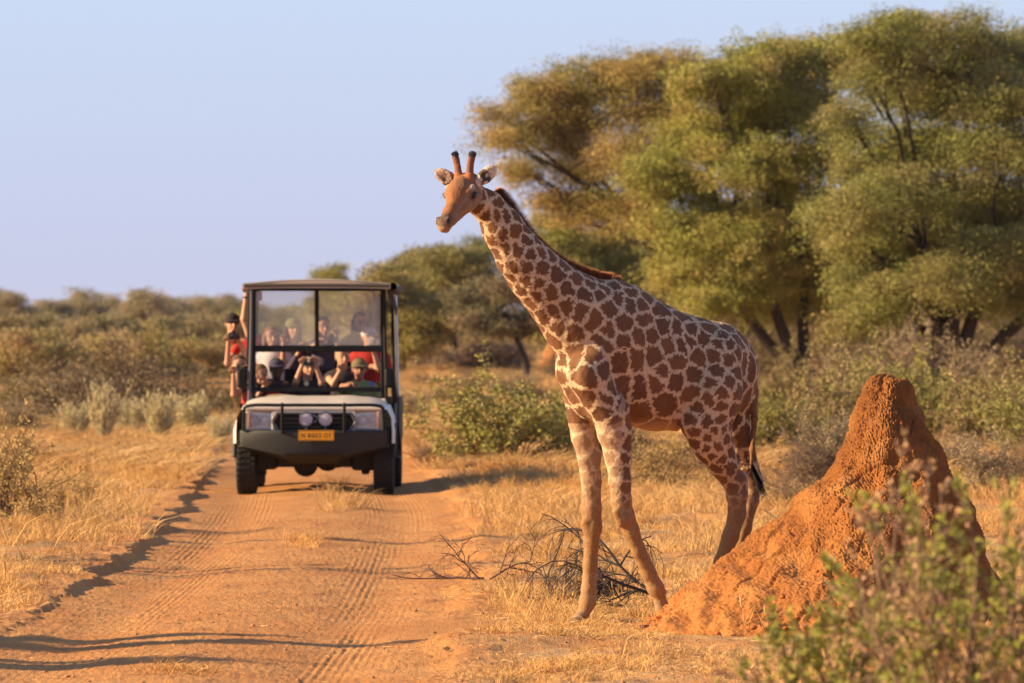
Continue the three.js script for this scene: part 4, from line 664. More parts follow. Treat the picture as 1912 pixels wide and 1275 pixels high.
      c = mix3(c, [0.22, 0.12, 0.07], 0.75 * clamp(n3(x * 16 + 4, y * 16, z * 16) + 0.15) * sstep(0.28, 0.12, a) * sstep(0.75, 0.3, up));
      c = mix3(c, [0.60, 0.46, 0.36], 0.6 * Math.exp(-((a + 0.015) ** 2 + (Math.abs(w) - 0.10) ** 2 + (n - 0.06) ** 2) / 0.0007));
      c = mix3(c, [0.10, 0.058, 0.038], 0.92 * Math.exp(-Math.pow(Math.abs(a - 0.285) / 0.055, 3)) * sstep(-0.085, -0.03, n));
      if ((a > 0.318 && n < -0.02) || (a > 0.26 && n < -0.05)) c = mix3(c, [0.36, 0.19, 0.085], 0.75);
      c = mix3(c, [0.05, 0.03, 0.022], Math.exp(-((a - 0.298) ** 2 + (Math.abs(w) - 0.046) ** 2 + (n - 0.0) ** 2) / 0.00022));
      c = mix3(c, [0.04, 0.024, 0.018], 0.97 * Math.exp(-Math.pow(((a - 0.012) ** 2 * 0.7 + (Math.abs(w) - 0.105) ** 2 * 0.5 + (n - 0.012) ** 2) / 0.0010, 2)));
      if (a < -0.1 && n < 0.03) c = mix3(c, [0.52, 0.38, 0.27], 0.7);
      if (n < -0.105) c = mix3(c, [0.58, 0.44, 0.33], 0.6);
    }
    return [c[0] * fur, c[1] * fur, c[2] * fur];
  };
  const relief = (g, amp) => {                          // muscle, skin and coat are never smooth
    const p = g.attributes.position.array, n = g.attributes.normal.array;
    for (let v = 0; v < p.length; v += 3) { const [x, y, z] = [p[v], p[v + 1], p[v + 2]], low = y < 0.95 ? 0.5 : 1, d = amp * (low * 0.0040 * n3(x * 7, y * 5, z * 7) + low * 0.0022 * n3(x * 17, y * 12, z * 17) + 0.0011 * n3(x * 45, y * 30, z * 45) + 0.0007 * n3(x * 110, y * 70, z * 110)); p[v] += n[v] * d; p[v + 1] += n[v + 1] * d; p[v + 2] += n[v + 2] * d; }
    g.computeVertexNormals(); return g;
  };
  const bodyGeo = (() => {                              // paint the body mesh already made
    const p = bp, n = bodyRaw.attributes.normal.array, c = new Float32Array(p.length), hoofY = 0.07;
    for (let v = 0; v < p.length; v += 3) {
      let best = 1e9, who = P[0]; for (const q of P) if (!q.sub) { const e = primD(q, p[v], p[v + 1], p[v + 2]); if (e < best) { best = e; who = q; } }
      const k = body(p[v], p[v + 1], p[v + 2], n[v], n[v + 1], n[v + 2], who); c[v] = k[0]; c[v + 1] = k[1]; c[v + 2] = k[2];
    }
    bodyRaw.setAttribute('color', new THREE.BufferAttribute(c, 3)); return relief(bodyRaw, 1);
  })();
  const headGeo = relief(sdfMesh([...head, cap(H(-0.13, 0, -0.03), H(-0.16, 0, -0.05), 0.07, 0.06, 0.05, { tag: 'head' })], 0.0042, headPaint), 0.7);
  const FUR = new THREE.MeshPhysicalMaterial({ vertexColors: true, roughness: 0.85, sheen: 0.5, sheenColor: RGB(1, 0.75, 0.5), sheenRoughness: 0.6 });
  mesh('body', mergeGeometries([bodyGeo, headGeo]), FUR, base);

  // eyes and lashes
  const eyeMat = new THREE.MeshPhysicalMaterial({ color: RGB(0.008, 0.005, 0.004), roughness: 0.22, specularIntensity: 0.6 }), hairMat = new THREE.MeshStandardMaterial({ vertexColors: true, roughness: 0.7, side: THREE.DoubleSide });
  for (const s of [-1, 1]) {
    const g = new THREE.SphereGeometry(0.026, 20, 14), c = H(0.010, s * 0.0985, 0.012); g.translate(...c); mesh('eye', g, eyeMat, base);
    const m = new MB(), R = rng(4 + s);
    for (let k = 0; k < 16; k++) { const t = k / 15 - 0.5, o = V3(...H(0.012 + t * 0.045, s * (0.113 - 0.03 * t * t), 0.034 - 0.05 * t * t)); m.blade(o, W.clone().multiplyScalar(s).addScaledVector(A, t * 1.2).addScaledVector(N, -0.2 + 0.2 * R()).normalize(), N.clone().negate(), 0.028 + 0.01 * R(), 0.003, [0.012, 0.009, 0.01]); }
    mesh('eyelashes', m.geo(), hairMat, base).userData.kind = 'stuff';
  }
  // mane: upright hair along the top of the neck
  {
    const m = new MB(), R = rng(8), line = [[921, 356], [932, 366], [947, 386], [962, 408], [980, 433], [1000, 457], [1025, 481], [1055, 500], [1085, 514], [1112, 522], [1140, 527], [1162, 540], [1185, 562], [1200, 577]], len = [[0, 0.055], [0.12, 0.080], [0.6, 0.074], [0.74, 0.066], [0.8, 0.078], [0.86, 0.03], [1, 0.008]];
    for (let k = 0; k < 5200; k++) {
      const f = R(), i = Math.min(line.length - 2, Math.floor(f * (line.length - 1))), t = f * (line.length - 1) - i, px = lerp(line[i][0], line[i + 1][0], t), py = lerp(line[i][1], line[i + 1][1], t), dx = line[i + 1][0] - line[i][0], dy = line[i + 1][1] - line[i][1], L = Math.hypot(dx, dy), l = (R() - 0.5) * 0.036;
      const q = G(px - dy / L * -0 - 2, py + 7, l), nrm = V3(dy / L * CY, dx / L, dy / L * -SY * 0.8), along = V3(dx / L * 0.9, -dy / L, -dx / L * 0.5), lean = nrm.clone().addScaledVector(along, -0.25 + 0.5 * R()).addScaledVector(V3(...LAT), l * 6 + (R() - 0.5) * 0.25).normalize();
      const s = 0.7 + 0.6 * R(), h = table(len, f) * (0.75 + 0.35 * R()) + 0.033, tip = f > 0.7 && f < 0.86 ? [0.42, 0.155, 0.045] : [0.46 * s, 0.16 * s, 0.052 * s];
      m.blade(V3(...q), lean, V3(0, 0.1, 0).addScaledVector(along, 0.4), h, 0.0075, [0.33 * s, 0.11 * s, 0.038 * s], tip);
    }
    mesh('mane', m.geo(), hairMat, base).userData.kind = 'stuff';
  }
  for (const s of [-1, 1]) {                            // dark hair on the horn tips
    const q = head.filter((x) => x.tag === 'horn')[s < 0 ? 1 : 3].b, m = new MB(), R = rng(30 + s);
    for (let k = 0; k < 150; k++) { const d = randDir(R); d.y = Math.abs(d.y) * 0.8 + 0.15; d.normalize(); m.blade(V3(q[0] + d.x * 0.022, q[1] - 0.012 + d.y * 0.026, q[2] + d.z * 0.022), d.clone().add(V3(0, 1.2, 0)).normalize(), randDir(R), 0.010 + 0.008 * R(), 0.004, [0.022, 0.014, 0.022]); }
    mesh('horn_tuft', m.geo(), hairMat, base).userData.kind = 'stuff';
  }
  {                                                     // tail tuft and chin whiskers
    const m = new MB(), R = rng(18);
    for (let k = 0; k < 420; k++) { const t = R(), q = G(1403 + 9 * t + (R() - 0.5) * 7, 866 + 26 * t, (R() - 0.5) * 0.03), s = 0.6 + R(); m.blade(V3(...q), V3(0.35 + 0.35 * (R() - 0.5), -1, 0.3 * (R() - 0.5)).normalize(), V3(0.3, -0.4, 0), 0.10 + 0.07 * R(), 0.006, [0.014 * s, 0.011 * s, 0.012 * s]); }
    mesh('tail_tuft', m.geo(), hairMat, base).userData.kind = 'stuff';
  }
}
// ---------------------------------------------------------------- open safari vehicle
const VD = 68.6, VX = (585 - 956) * VD / FPX, VY = -0.045;
const VP = (px, py, z = 0) => { const [x, y] = at(px, py, VD - z); return [x - VX, y - VY, z]; };        // a point of the vehicle at z behind (negative) the bumper
const PAINT = new THREE.MeshPhysicalMaterial({ color: RGB(0.68, 0.61, 0.52), roughness: 0.45, clearcoat: 0.5, clearcoatRoughness: 0.35, side: THREE.DoubleSide });
const GUN = std(0.014, 0.015, 0.016, 0.65), BLACK = new THREE.MeshPhysicalMaterial({ color: RGB(0.004, 0.004, 0.005), roughness: 0.55, specularIntensity: 0.45, side: THREE.DoubleSide }), DUSTY_BLACK = std(0.018, 0.015, 0.013, 0.85), LAMP = std(0.78, 0.78, 0.80, 0.35, { metalness: 0.5 }), CHROME = std(0.45, 0.46, 0.5, 0.2, { metalness: 1 }), STEEL = std(0.10, 0.10, 0.115, 0.4, { metalness: 0.6 });
const SEAT = std(0.014, 0.014, 0.024, 0.85), CANVAS = std(0.40, 0.325, 0.245, 0.9), DARK_CANVAS = std(0.075, 0.06, 0.05, 0.9);
const GLASS = new THREE.MeshPhysicalMaterial({ color: RGB(0.62, 0.60, 0.56), roughness: 0.35, transparent: true, opacity: 0.25, side: THREE.DoubleSide });      // dusty windscreen
const CLEAR = new THREE.MeshPhysicalMaterial({ color: RGB(0.9, 0.92, 0.95), roughness: 0.03, transmission: 1, thickness: 0, ior: 1.5, side: THREE.DoubleSide });
const rbox = (x0, y0, z0, x1, y1, z1, r = 0.015) => { const g = new RoundedBoxGeometry(Math.abs(x1 - x0), Math.abs(y1 - y0), Math.abs(z1 - z0), 2, Math.min(r, Math.abs(x1 - x0) / 2.1, Math.abs(y1 - y0) / 2.1, Math.abs(z1 - z0) / 2.1)); g.translate((x0 + x1) / 2, (y0 + y1) / 2, (z0 + z1) / 2); return g; };
const rod = (pts, r, n = 10, seg = 24) => new THREE.TubeGeometry(new THREE.CatmullRomCurve3(pts.map((p) => V3(...p)), false, 'centripetal', 0.3), seg, r, n, false);
function hull(sections) {                               // skin over rows of points: a panel lofted from cross sections
  const p = [], I = [], n = sections[0].length; sections.forEach((s) => s.forEach((q) => p.push(...q)));
  for (let j = 0; j + 1 < sections.length; j++) for (let i = 0; i + 1 < n; i++) { const a = j * n + i; I.push(a, a + 1, a + n, a + 1, a + n + 1, a + n); }
  let g = new THREE.BufferGeometry(); g.setAttribute('position', new THREE.Float32BufferAttribute(p, 3)); g.setIndex(I); g.computeVertexNormals(); return g;
}
function prism(poly, z0, z1, bevel = 0.012) { const s = new THREE.Shape(poly.map(([x, y]) => new THREE.Vector2(x, y))); const g = new THREE.ExtrudeGeometry(s, { depth: z1 - z0 - 2 * bevel, bevelEnabled: true, bevelSize: bevel, bevelThickness: bevel, bevelSegments: 2 }); g.translate(0, 0, z0 + bevel); return g; }
const merged = (L) => mergeGeometries(L.map((g) => { const q = g.index ? g.toNonIndexed() : g; for (const k of Object.keys(q.attributes)) if (k !== 'position' && k !== 'normal') q.deleteAttribute(k); return q; }));
{
  const car = thing('safari_vehicle', 'open sided safari vehicle with beige roof driving towards the camera on the sand road', 'safari vehicle', [VX, VY, -VD]);
  const P = (n, g, m, p = car) => mesh(n, Array.isArray(g) ? merged(g) : g, m, p);
  // wheels
  const wheel = (x, z) => {
    const w = new THREE.Group(); w.name = 'wheel'; w.position.set(x, 0.385, z); car.add(w);
    const prof = [[0.21, -0.10], [0.25, -0.118], [0.33, -0.124], [0.368, -0.112], [0.383, -0.085], [0.385, 0], [0.383, 0.085], [0.368, 0.112], [0.33, 0.124], [0.25, 0.118], [0.21, 0.10]].map(([r, y]) => new THREE.Vector2(r, y));
    const t = new THREE.LatheGeometry(prof, 40); t.rotateZ(Math.PI / 2);
    const blocks = []; for (let k = 0; k < 34; k++) for (const s of [-0.085, -0.03, 0.03, 0.085]) { const b = new THREE.BoxGeometry(0.042, 0.014, 0.042); b.translate(s, 0.388, 0); b.rotateX((k + (Math.abs(s) > 0.05 ? 0.5 : 0)) / 34 * 2 * Math.PI); blocks.push(b); }
    P('tyre', [t, ...blocks], DUSTY_BLACK, w);
    const rim = new THREE.LatheGeometry([[0.0, 0.05], [0.06, 0.055], [0.08, 0.03], [0.16, 0.025], [0.19, 0.07], [0.215, 0.10]].map(([r, y]) => new THREE.Vector2(r, y)), 30); rim.rotateZ(x > 0 ? -Math.PI / 2 : Math.PI / 2); P('rim', rim, STEEL, w);
  };
  for (const z of [-0.80, -3.75]) for (const s of [-1, 1]) wheel(s * 0.835, z);
  for (const s of [-1, 1]) car.children[car.children.length - (s < 0 ? 2 : 1)].position.x = s * 0.87;
  // heavy steel front bumper with a chamfered winch box
  const bx = 0.92;
  const sec = (z, k) => [VP(453, 799, 0)[1], VP(453, 812, 0)[1], VP(453, 826, 0)[1]];
  const y0 = 0.80, y1 = 0.60, yc = 0.47;
  P('bumper', [
    hull([[[-bx, y0, -0.32], [-bx, y0 - 0.02, -0.34], [-bx, y1, -0.34]], [[-0.86, y0, -0.18], [-0.87, y0 - 0.03, -0.15], [-0.85, y1, -0.19]], [[-0.36, y0, -0.02], [-0.36, y0 - 0.03, 0.01], [-0.36, yc + 0.03, -0.03]], [[0.36, y0, -0.02], [0.36, y0 - 0.03, 0.01], [0.36, yc + 0.03, -0.03]], [[0.86, y0, -0.18], [0.87, y0 - 0.03, -0.15], [0.85, y1, -0.19]], [[bx, y0, -0.32], [bx, y0 - 0.02, -0.34], [bx, y1, -0.34]]]),
    hull([[[-bx, y0, -0.32], [-bx, y0, -0.45]], [[-0.36, y0, -0.02], [-0.36, y0, -0.45]], [[0.36, y0, -0.02], [0.36, y0, -0.45]], [[bx, y0, -0.32], [bx, y0, -0.45]]]),
    hull([[[-bx, y1, -0.34], [-0.8, y1 - 0.05, -0.5]], [[-0.85, y1, -0.19], [-0.75, y1 - 0.06, -0.5]], [[-0.36, yc + 0.03, -0.03], [-0.3, yc - 0.05, -0.4]], [[0.36, yc + 0.03, -0.03], [0.3, yc - 0.05, -0.4]], [[0.85, y1, -0.19], [0.75, y1 - 0.06, -0.5]], [[bx, y1, -0.34], [0.8, y1 - 0.05, -0.5]]]),
  ], GUN);
  P('bash_plate', hull([[[-0.34, yc + 0.05, 0.0], [-0.3, yc - 0.06, -0.1], [-0.28, yc - 0.09, -0.7]], [[0.34, yc + 0.05, 0.0], [0.3, yc - 0.06, -0.1], [0.28, yc - 0.09, -0.7]]]), DUSTY_BLACK);
  // bull bar
  P('bull_bar', [rod([[-0.845, 0.79, -0.14], [-0.845, 0.95, -0.13], [-0.83, 1.075, -0.10], [-0.76, 1.10, -0.06], [-0.34, 1.105, 0.0], [0.34, 1.105, 0.0], [0.76, 1.10, -0.06], [0.83, 1.075, -0.10], [0.845, 0.95, -0.13], [0.845, 0.79, -0.14]], 0.021, 10, 90)], BLACK);
  for (const s of [-1, 1]) P('bar_upright', [rbox(s * 0.375 - 0.018, 0.76, -0.04, s * 0.375 + 0.018, 1.135, 0.03, 0.012)], BLACK);
  // plate
  {
    const c = document.createElement('canvas'); c.width = 512; c.height = 152; const g = c.getContext('2d');
    g.fillStyle = '#d59208'; g.fillRect(0, 0, 512, 152); g.strokeStyle = '#2a1c06'; g.lineWidth = 7; g.strokeRect(10, 10, 492, 132); g.fillStyle = '#1c1408'; g.font = 'bold 92px sans-serif'; g.textAlign = 'center'; g.textBaseline = 'middle'; g.fillText('N 8663 OT', 256, 80, 440);
    const t = new THREE.CanvasTexture(c); t.colorSpace = THREE.SRGBColorSpace;
    const [px0, py0] = VP(557, 822.5, 0.03), [px1, py1] = VP(624, 803, 0.03), geo = new THREE.BoxGeometry(px1 - px0, py1 - py0, 0.012), face = new THREE.MeshStandardMaterial({ map: t, roughness: 0.5 });
    const m = new THREE.Mesh(geo, [GUN, GUN, GUN, GUN, face, GUN]); m.position.set((px0 + px1) / 2, (py0 + py1) / 2, 0.032); m.name = 'number_plate'; m.castShadow = m.receiveShadow = true; car.add(m); m.userData.label = 'orange yellow number plate with dark letters';
  }
  // nose: grille surround, grille, lamps
  P('nose_panel', [rbox(-0.84, 0.76, -0.42, 0.84, 1.08, -0.315, 0.03), rbox(-0.83, 1.035, -0.33, 0.83, 1.085, -0.215, 0.02), rbox(-0.50, 0.78, -0.33, 0.50, 1.04, -0.225, 0.015)], PAINT);
  P('grille', [prism([[-0.47, 0.90], [-0.40, 0.795], [0.40, 0.795], [0.47, 0.90], [0.43, 0.985], [-0.43, 0.985]], -0.23, -0.205)], BLACK);
  for (let k = 0; k < 3; k++) P('grille_bar', [rbox(-0.40, 0.83 + 0.05 * k, -0.207, 0.40, 0.842 + 0.05 * k, -0.195, 0.004)], DUSTY_BLACK);
  P('grille_trim', [rbox(-0.46, 0.992, -0.225, 0.46, 1.016, -0.19, 0.008), rod([[-0.46, 1.0, -0.2], [-0.50, 0.90, -0.2], [-0.43, 0.79, -0.2]], 0.011, 6, 12), rod([[0.46, 1.0, -0.2], [0.50, 0.90, -0.2], [0.43, 0.79, -0.2]], 0.011, 6, 12)], STEEL);
  P('badge', [new THREE.TorusGeometry(0.04, 0.008, 8, 24).translate(0, 0.935, -0.185)], CHROME);
  for (const s of [-1, 1]) {
    const h = new THREE.Group(); h.name = 'headlight'; car.add(h);
    const X = (x) => s * x, lensY0 = 0.80, lensY1 = 1.04;
    P('reflector', [hull([[[X(0.50), lensY0, -0.21], [X(0.50), lensY1 - 0.03, -0.21]], [[X(0.53), lensY0 + 0.02, -0.29], [X(0.53), lensY1 - 0.04, -0.29]], [[X(0.74), lensY0 + 0.02, -0.30], [X(0.74), lensY1 - 0.02, -0.30]], [[X(0.80), lensY0, -0.24], [X(0.80), lensY1, -0.24]]])], LAMP, h);
    for (const x of [0.60, 0.715]) { const b = new THREE.SphereGeometry(0.066, 20, 12, 0, 6.283, 0, 1.45); b.rotateX(-Math.PI / 2); b.translate(X(x), 0.92, -0.235); P('lamp_bowl', b, LAMP, h); P('bulb', new THREE.SphereGeometry(0.018, 12, 8).translate(X(x), 0.92, -0.265), std(0.7, 0.7, 0.72, 0.2), h); }
    const ind = rbox(X(0.765), lensY0 + 0.02, -0.255, X(0.80), lensY1 - 0.02, -0.215, 0.01); P('indicator', ind, std(0.45, 0.22, 0.12, 0.3), h);
    P('lens', [hull([[[X(0.50), lensY0, -0.20], [X(0.505), 0.92, -0.185], [X(0.52), lensY1 - 0.03, -0.20]], [[X(0.66), lensY0, -0.19], [X(0.66), 0.92, -0.17], [X(0.66), lensY1, -0.19]], [[X(0.80), lensY0, -0.21], [X(0.805), 0.92, -0.19], [X(0.80), lensY1, -0.21]], [[X(0.835), lensY0, -0.30], [X(0.84), 0.92, -0.29], [X(0.83), lensY1, -0.30]]])], CLEAR, h);
    const spot = new THREE.Group(); spot.name = 'spot_lamp'; car.add(spot);
    const [sx, sy] = VP(s < 0 ? 571.5 : 607.5, 782.5, -0.08), shell = new THREE.LatheGeometry([[0.0, -0.09], [0.05, -0.075], [0.082, -0.03], [0.092, 0.0], [0.088, 0.012], [0.078, 0.010]].map(([r, y]) => new THREE.Vector2(r, y)), 28); shell.rotateX(Math.PI / 2); shell.translate(sx, sy, -0.09); P('lamp_shell', [shell, rbox(sx - 0.012, 0.74, -0.14, sx + 0.012, sy - 0.05, -0.12, 0.004)], STEEL, spot);
    const rf = new THREE.LatheGeometry([[0, -0.05], [0.04, -0.042], [0.07, -0.01], [0.08, 0.0]].map(([r, y]) => new THREE.Vector2(r, y)), 24); rf.rotateX(Math.PI / 2); rf.translate(sx, sy, -0.085); P('reflector', rf, std(0.6, 0.6, 0.64, 0.3, { metalness: 0.7 }), spot);
    const gl = new THREE.SphereGeometry(0.12, 24, 10, 0, 6.283, 0, 0.73); gl.scale(1, 0.35, 1); gl.rotateX(Math.PI / 2); gl.translate(sx, sy, -0.118); P('lens', gl, new THREE.MeshPhysicalMaterial({ color: RGB(0.68, 0.64, 0.74), roughness: 0.18, transmission: 0.35, thickness: 0, side: THREE.DoubleSide }), spot);
  }
  // bonnet and front wings
  const hood = []; for (let j = 0; j <= 10; j++) { const t = j / 10, z = -0.24 - 1.12 * t, row = []; for (let i = 0; i <= 16; i++) { const u = i / 8 - 1, e = Math.abs(u), y = 1.085 + 0.095 * Math.pow(t, 0.8) + 0.022 * (1 - e * e) - 0.05 * Math.pow(e, 9) - (t < 0.06 ? 0.03 * (1 - t / 0.06) : 0) + (Math.abs(e - 0.45) < 0.14 ? 0.01 : 0); row.push([u * (0.835 + 0.03 * t), y, z]); } hood.push(row); }
  P('bonnet', hull(hood), PAINT);
  for (const s of [-1, 1]) {
    const w = []; for (let j = 0; j <= 14; j++) { const t = j / 14, z = -0.26 - 1.15 * t, arch = Math.max(0, 0.46 ** 2 - (z + 0.80) ** 2), yb = Math.max(0.64 - 0.06 * t, arch > 0 ? 0.385 + Math.sqrt(arch) * 1.02 : 0), flare = arch > 0 ? 0.035 : 0; w.push([[s * 0.80, 1.075 + 0.05 * t, z], [s * (0.885 + 0.02 * t), 1.045 + 0.04 * t, z], [s * (0.935 + 0.02 * t), 0.95, z], [s * (0.945 + flare), Math.max(yb, 0.8), z], [s * (0.945 + flare), yb, z]]); }
    P('front_wing', hull(w), PAINT);
    P('wing_flare', rod(Array.from({ length: 13 }, (_, k) => { const a = Math.PI * (0.06 + 0.88 * k / 12); return [s * 0.965, 0.385 + Math.sin(a) * 0.475, -0.80 - Math.cos(a) * 0.475]; }), 0.028, 8, 40), GUN);
    // door sill, tub side and rear panel
    P('side_panel', [hull([[[s * 0.95, 1.10, -1.40], [s * 0.955, 0.85, -1.40], [s * 0.94, 0.52, -1.40]], [[s * 0.96, 1.10, -2.6], [s * 0.965, 0.85, -2.6], [s * 0.95, 0.50, -2.6]], [[s * 0.985, 1.16, -2.62], [s * 0.99, 0.95, -2.62], [s * 0.985, 0.62, -2.62]], [[s * 0.985, 1.18, -4.85], [s * 0.99, 0.95, -4.85], [s * 0.985, 0.62, -4.85]]])], GUN);
    P('step', [rbox(s * 0.93, 0.40, -2.9, s * 1.02, 0.44, -1.5, 0.01)], BLACK);
  }
  P('ladder_board', [prism([[VP(723, 690, 0)[0], VP(723, 690, -2.5)[1]], [VP(735, 690, -2.5)[0], VP(735, 690, -2.5)[1]], [VP(748, 838, -2.5)[0], VP(748, 838, -2.5)[1]], [VP(735, 838, -2.5)[0], VP(735, 836, -2.5)[1]]], -2.9, -2.5)], BLACK);
  P('tailgate', [rbox(-0.95, 0.62, -4.9, 0.95, 1.15, -4.85)], GUN);
  // scuttle and windscreen frame
  P('scuttle', [rbox(-0.86, 1.02, -1.46, 0.86, 1.165, -1.34, 0.03)], PAINT);
  const fz = -1.42, X0 = VP(473.5, 0, fz)[0], X1 = VP(714.5, 0, fz)[0], yTop = VP(0, 538, fz)[1], yBot = VP(0, 727, fz)[1], yMid = VP(0, 651, fz)[1];
  for (const x of [X0, X1]) P('windscreen_post', [rbox(x - 0.028, 1.1, fz - 0.03, x + 0.028, yTop + 0.02, fz + 0.03)], BLACK);
  P('outer_post', [rod([[X0 - 0.055, 1.08, fz + 0.06], [X0 - 0.03, 1.9, fz + 0.04], [X0 - 0.022, yTop + 0.03, fz + 0.03]], 0.021, 10, 20)], STEEL);
  P('outer_post', [rod([[X1 + 0.05, 1.08, fz + 0.06], [X1 + 0.03, 1.9, fz + 0.04], [X1 + 0.02, yTop + 0.03, fz + 0.03]], 0.021, 10, 20)], BLACK);
  P('windscreen_rail', [rbox(X0, yTop - 0.035, fz - 0.03, X1, yTop + 0.035, fz + 0.03)], BLACK);
  P('windscreen_rail', [rbox(X0, yMid - 0.04, fz - 0.03, X1, yMid + 0.04, fz + 0.03)], BLACK);
  P('windscreen_rail', [rbox(X0, yBot - 0.03, fz - 0.03, X1, yBot + 0.03, fz + 0.03)], BLACK);
  const xc = VP(591.5, 0, fz)[0]; P('windscreen_divider', [rbox(xc - 0.027, yMid, fz - 0.025, xc + 0.027, yTop, fz + 0.025)], BLACK);
  P('window_pane', [rbox(X0 + 0.03, yMid + 0.042, fz - 0.006, xc - 0.028, yTop - 0.037, fz + 0.001, 0.001)], GLASS); P('window_pane', [rbox(xc + 0.028, yMid + 0.042, fz - 0.006, X1 - 0.03, yTop - 0.037, fz + 0.001, 0.001)], GLASS);
  P('licence_sticker', [rbox(X0 + 0.032, yTop - 0.155, fz + 0.002, X0 + 0.105, yTop - 0.04, fz + 0.006, 0.001)], std(0.33, 0.34, 0.45, 0.6));
  // roof, posts and canvas
  const roof = []; for (let j = 0; j <= 12; j++) { const z = -1.22 - 3.75 * j / 12, row = []; for (let i = 0; i <= 16; i++) { const u = i / 8 - 1; row.push([u * 0.905, yTop + 0.045 + 0.075 * (1 - u * u) * (0.75 + 0.25 * Math.sin(j / 12 * Math.PI * 4) ** 2) - (Math.abs(u) > 0.99 ? 0.045 : 0), z]); } roof.push(row); }
  P('roof_canvas', hull(roof), CANVAS);
  P('roof_frame', [rod([[-0.89, yTop + 0.03, -1.24], [-0.89, yTop + 0.03, -4.95]], 0.024), rod([[0.89, yTop + 0.03, -1.24], [0.89, yTop + 0.03, -4.95]], 0.024), rod([[-0.89, yTop + 0.03, -1.23], [0, yTop + 0.036, -1.23], [0.89, yTop + 0.03, -1.23]], 0.024), ...[-2.6, -3.8, -4.93].map((z) => rod([[-0.89, yTop + 0.03, z], [0, yTop + 0.075, z], [0.89, yTop + 0.03, z]], 0.02))], DARK_CANVAS);
  P('roof_valance', [hull([[[-0.905, yTop + 0.06, -1.235], [-0.905, yTop - 0.01, -1.23]], [[-0.4, yTop + 0.10, -1.225], [-0.4, yTop + 0.0, -1.22]], [[0.4, yTop + 0.10, -1.225], [0.4, yTop + 0.0, -1.22]], [[0.905, yTop + 0.06, -1.235], [0.905, yTop - 0.01, -1.23]]])], std(0.50, 0.40, 0.31, 0.9));
  for (const s of [-1, 1]) for (const z of [-2.65, -4.88]) P('roof_post', [rod([[s * 0.93, 1.1, z], [s * 0.91, 1.7, z], [s * 0.89, yTop + 0.03, z]], 0.022)], s > 0 && z < -4 ? CHROME : BLACK);
  P('roof_post', [rod([[VP(698, 0, -3.8)[0], 1.1, -3.8], [VP(698, 0, -3.8)[0], yTop, -3.8]], 0.018)], std(0.4, 0.38, 0.35, 0.5));
  P('canvas_roll', [rod([[0.93, yTop + 0.02, -1.35], [0.945, yTop - 0.03, -3.0], [0.93, yTop + 0.02, -4.9]], 0.05, 12, 30)], DARK_CANVAS);
  P('canvas_strap', [hull([[[VP(722, 540, -1.6)[0], yTop + 0.02, -1.6], [VP(733, 545, -1.6)[0], yTop + 0.01, -1.62]], [[VP(726, 560, -1.6)[0], VP(0, 560, -1.6)[1], -1.6], [VP(737, 558, -1.6)[0], VP(0, 556, -1.6)[1], -1.64]], [[VP(737, 580, -1.6)[0], VP(0, 580, -1.6)[1], -1.6], [VP(743, 579, -1.6)[0], VP(0, 579, -1.6)[1], -1.64]], [[VP(738, 592, -1.6)[0], VP(0, 592, -1.6)[1], -1.6], [VP(741, 588, -1.6)[0], VP(0, 588, -1.6)[1], -1.62]]])], DARK_CANVAS);
  // mirrors
  for (const [px, py, s] of [[452, 707, -1], [727, 706, 1]]) { const m = new THREE.Group(); m.name = 'side_mirror'; car.add(m); const [mx, my] = VP(px, py, -1.35); P('mirror_housing', [rbox(mx - 0.065, my - 0.12, -1.45, mx + 0.065, my + 0.12, -1.33, 0.04)], BLACK, m); P('mirror_glass', [rbox(mx - 0.05, my - 0.1, -1.462, mx + 0.05, my + 0.1, -1.455, 0.002)], CHROME, m); P('mirror_arm', [rod([[mx, my - 0.05, -1.4], [s * 0.86, my - 0.08, -1.4]], 0.014)], BLACK, m); }
  // inside: dashboard, steering wheel, seats in rising rows, floor
  P('dashboard', [rbox(-0.82, 0.95, -1.72, 0.82, 1.19, -1.47, 0.05)], SEAT);
  { const [dx, dy] = VP(523, 719, -1.62), g = new THREE.SphereGeometry(0.18, 24, 10, 0, 6.283, 0, 1.5); g.scale(1.15, 0.30, 0.62); g.translate(dx, 1.165, -1.60); P('dashboard_hump', g, std(0.33, 0.23, 0.15, 0.8)); }
  { const g = new THREE.TorusGeometry(0.19, 0.016, 10, 40); g.rotateX(-0.9); g.translate(VP(520, 0, -1.85)[0], 1.17, -1.86); P('steering_wheel', [g, rod([[VP(520, 0, -1.85)[0], 1.17, -1.86], [VP(520, 0, -1.85)[0], 1.05, -1.68]], 0.025)], BLACK); }
  P('floor', [rbox(-0.93, 0.55, -2.7, 0.93, 0.59, -1.4), rbox(-0.93, 0.72, -4.85, 0.93, 0.76, -2.66)], DUSTY_BLACK);
  for (const [z, y, xs] of [[-2.2, 0.72, [-0.48, 0.42]], [-3.05, 1.02, [-0.48, 0, 0.48]], [-3.95, 1.2, [-0.48, 0, 0.48]]]) for (const x of xs) { const s = new THREE.Group(); s.name = 'seat'; car.add(s); P('cushion', [rbox(x - 0.22, y - 0.12, z - 0.22, x + 0.22, y, z + 0.22, 0.05)], SEAT, s); P('backrest', [rbox(x - 0.22, y - 0.02, z - 0.30, x + 0.22, y + 0.50, z - 0.20, 0.05)], SEAT, s); P('seat_base', [rbox(x - 0.2, 0.6, z - 0.2, x + 0.2, y - 0.12, z + 0.18, 0.02)], DUSTY_BLACK, s); }
  // underside
  P('front_axle', [rod([[-0.75, 0.385, -0.8], [0.75, 0.385, -0.8]], 0.05), new THREE.SphereGeometry(0.15, 16, 12).scale(1, 1, 0.9).translate(-0.12, 0.37, -0.8)], DUSTY_BLACK);
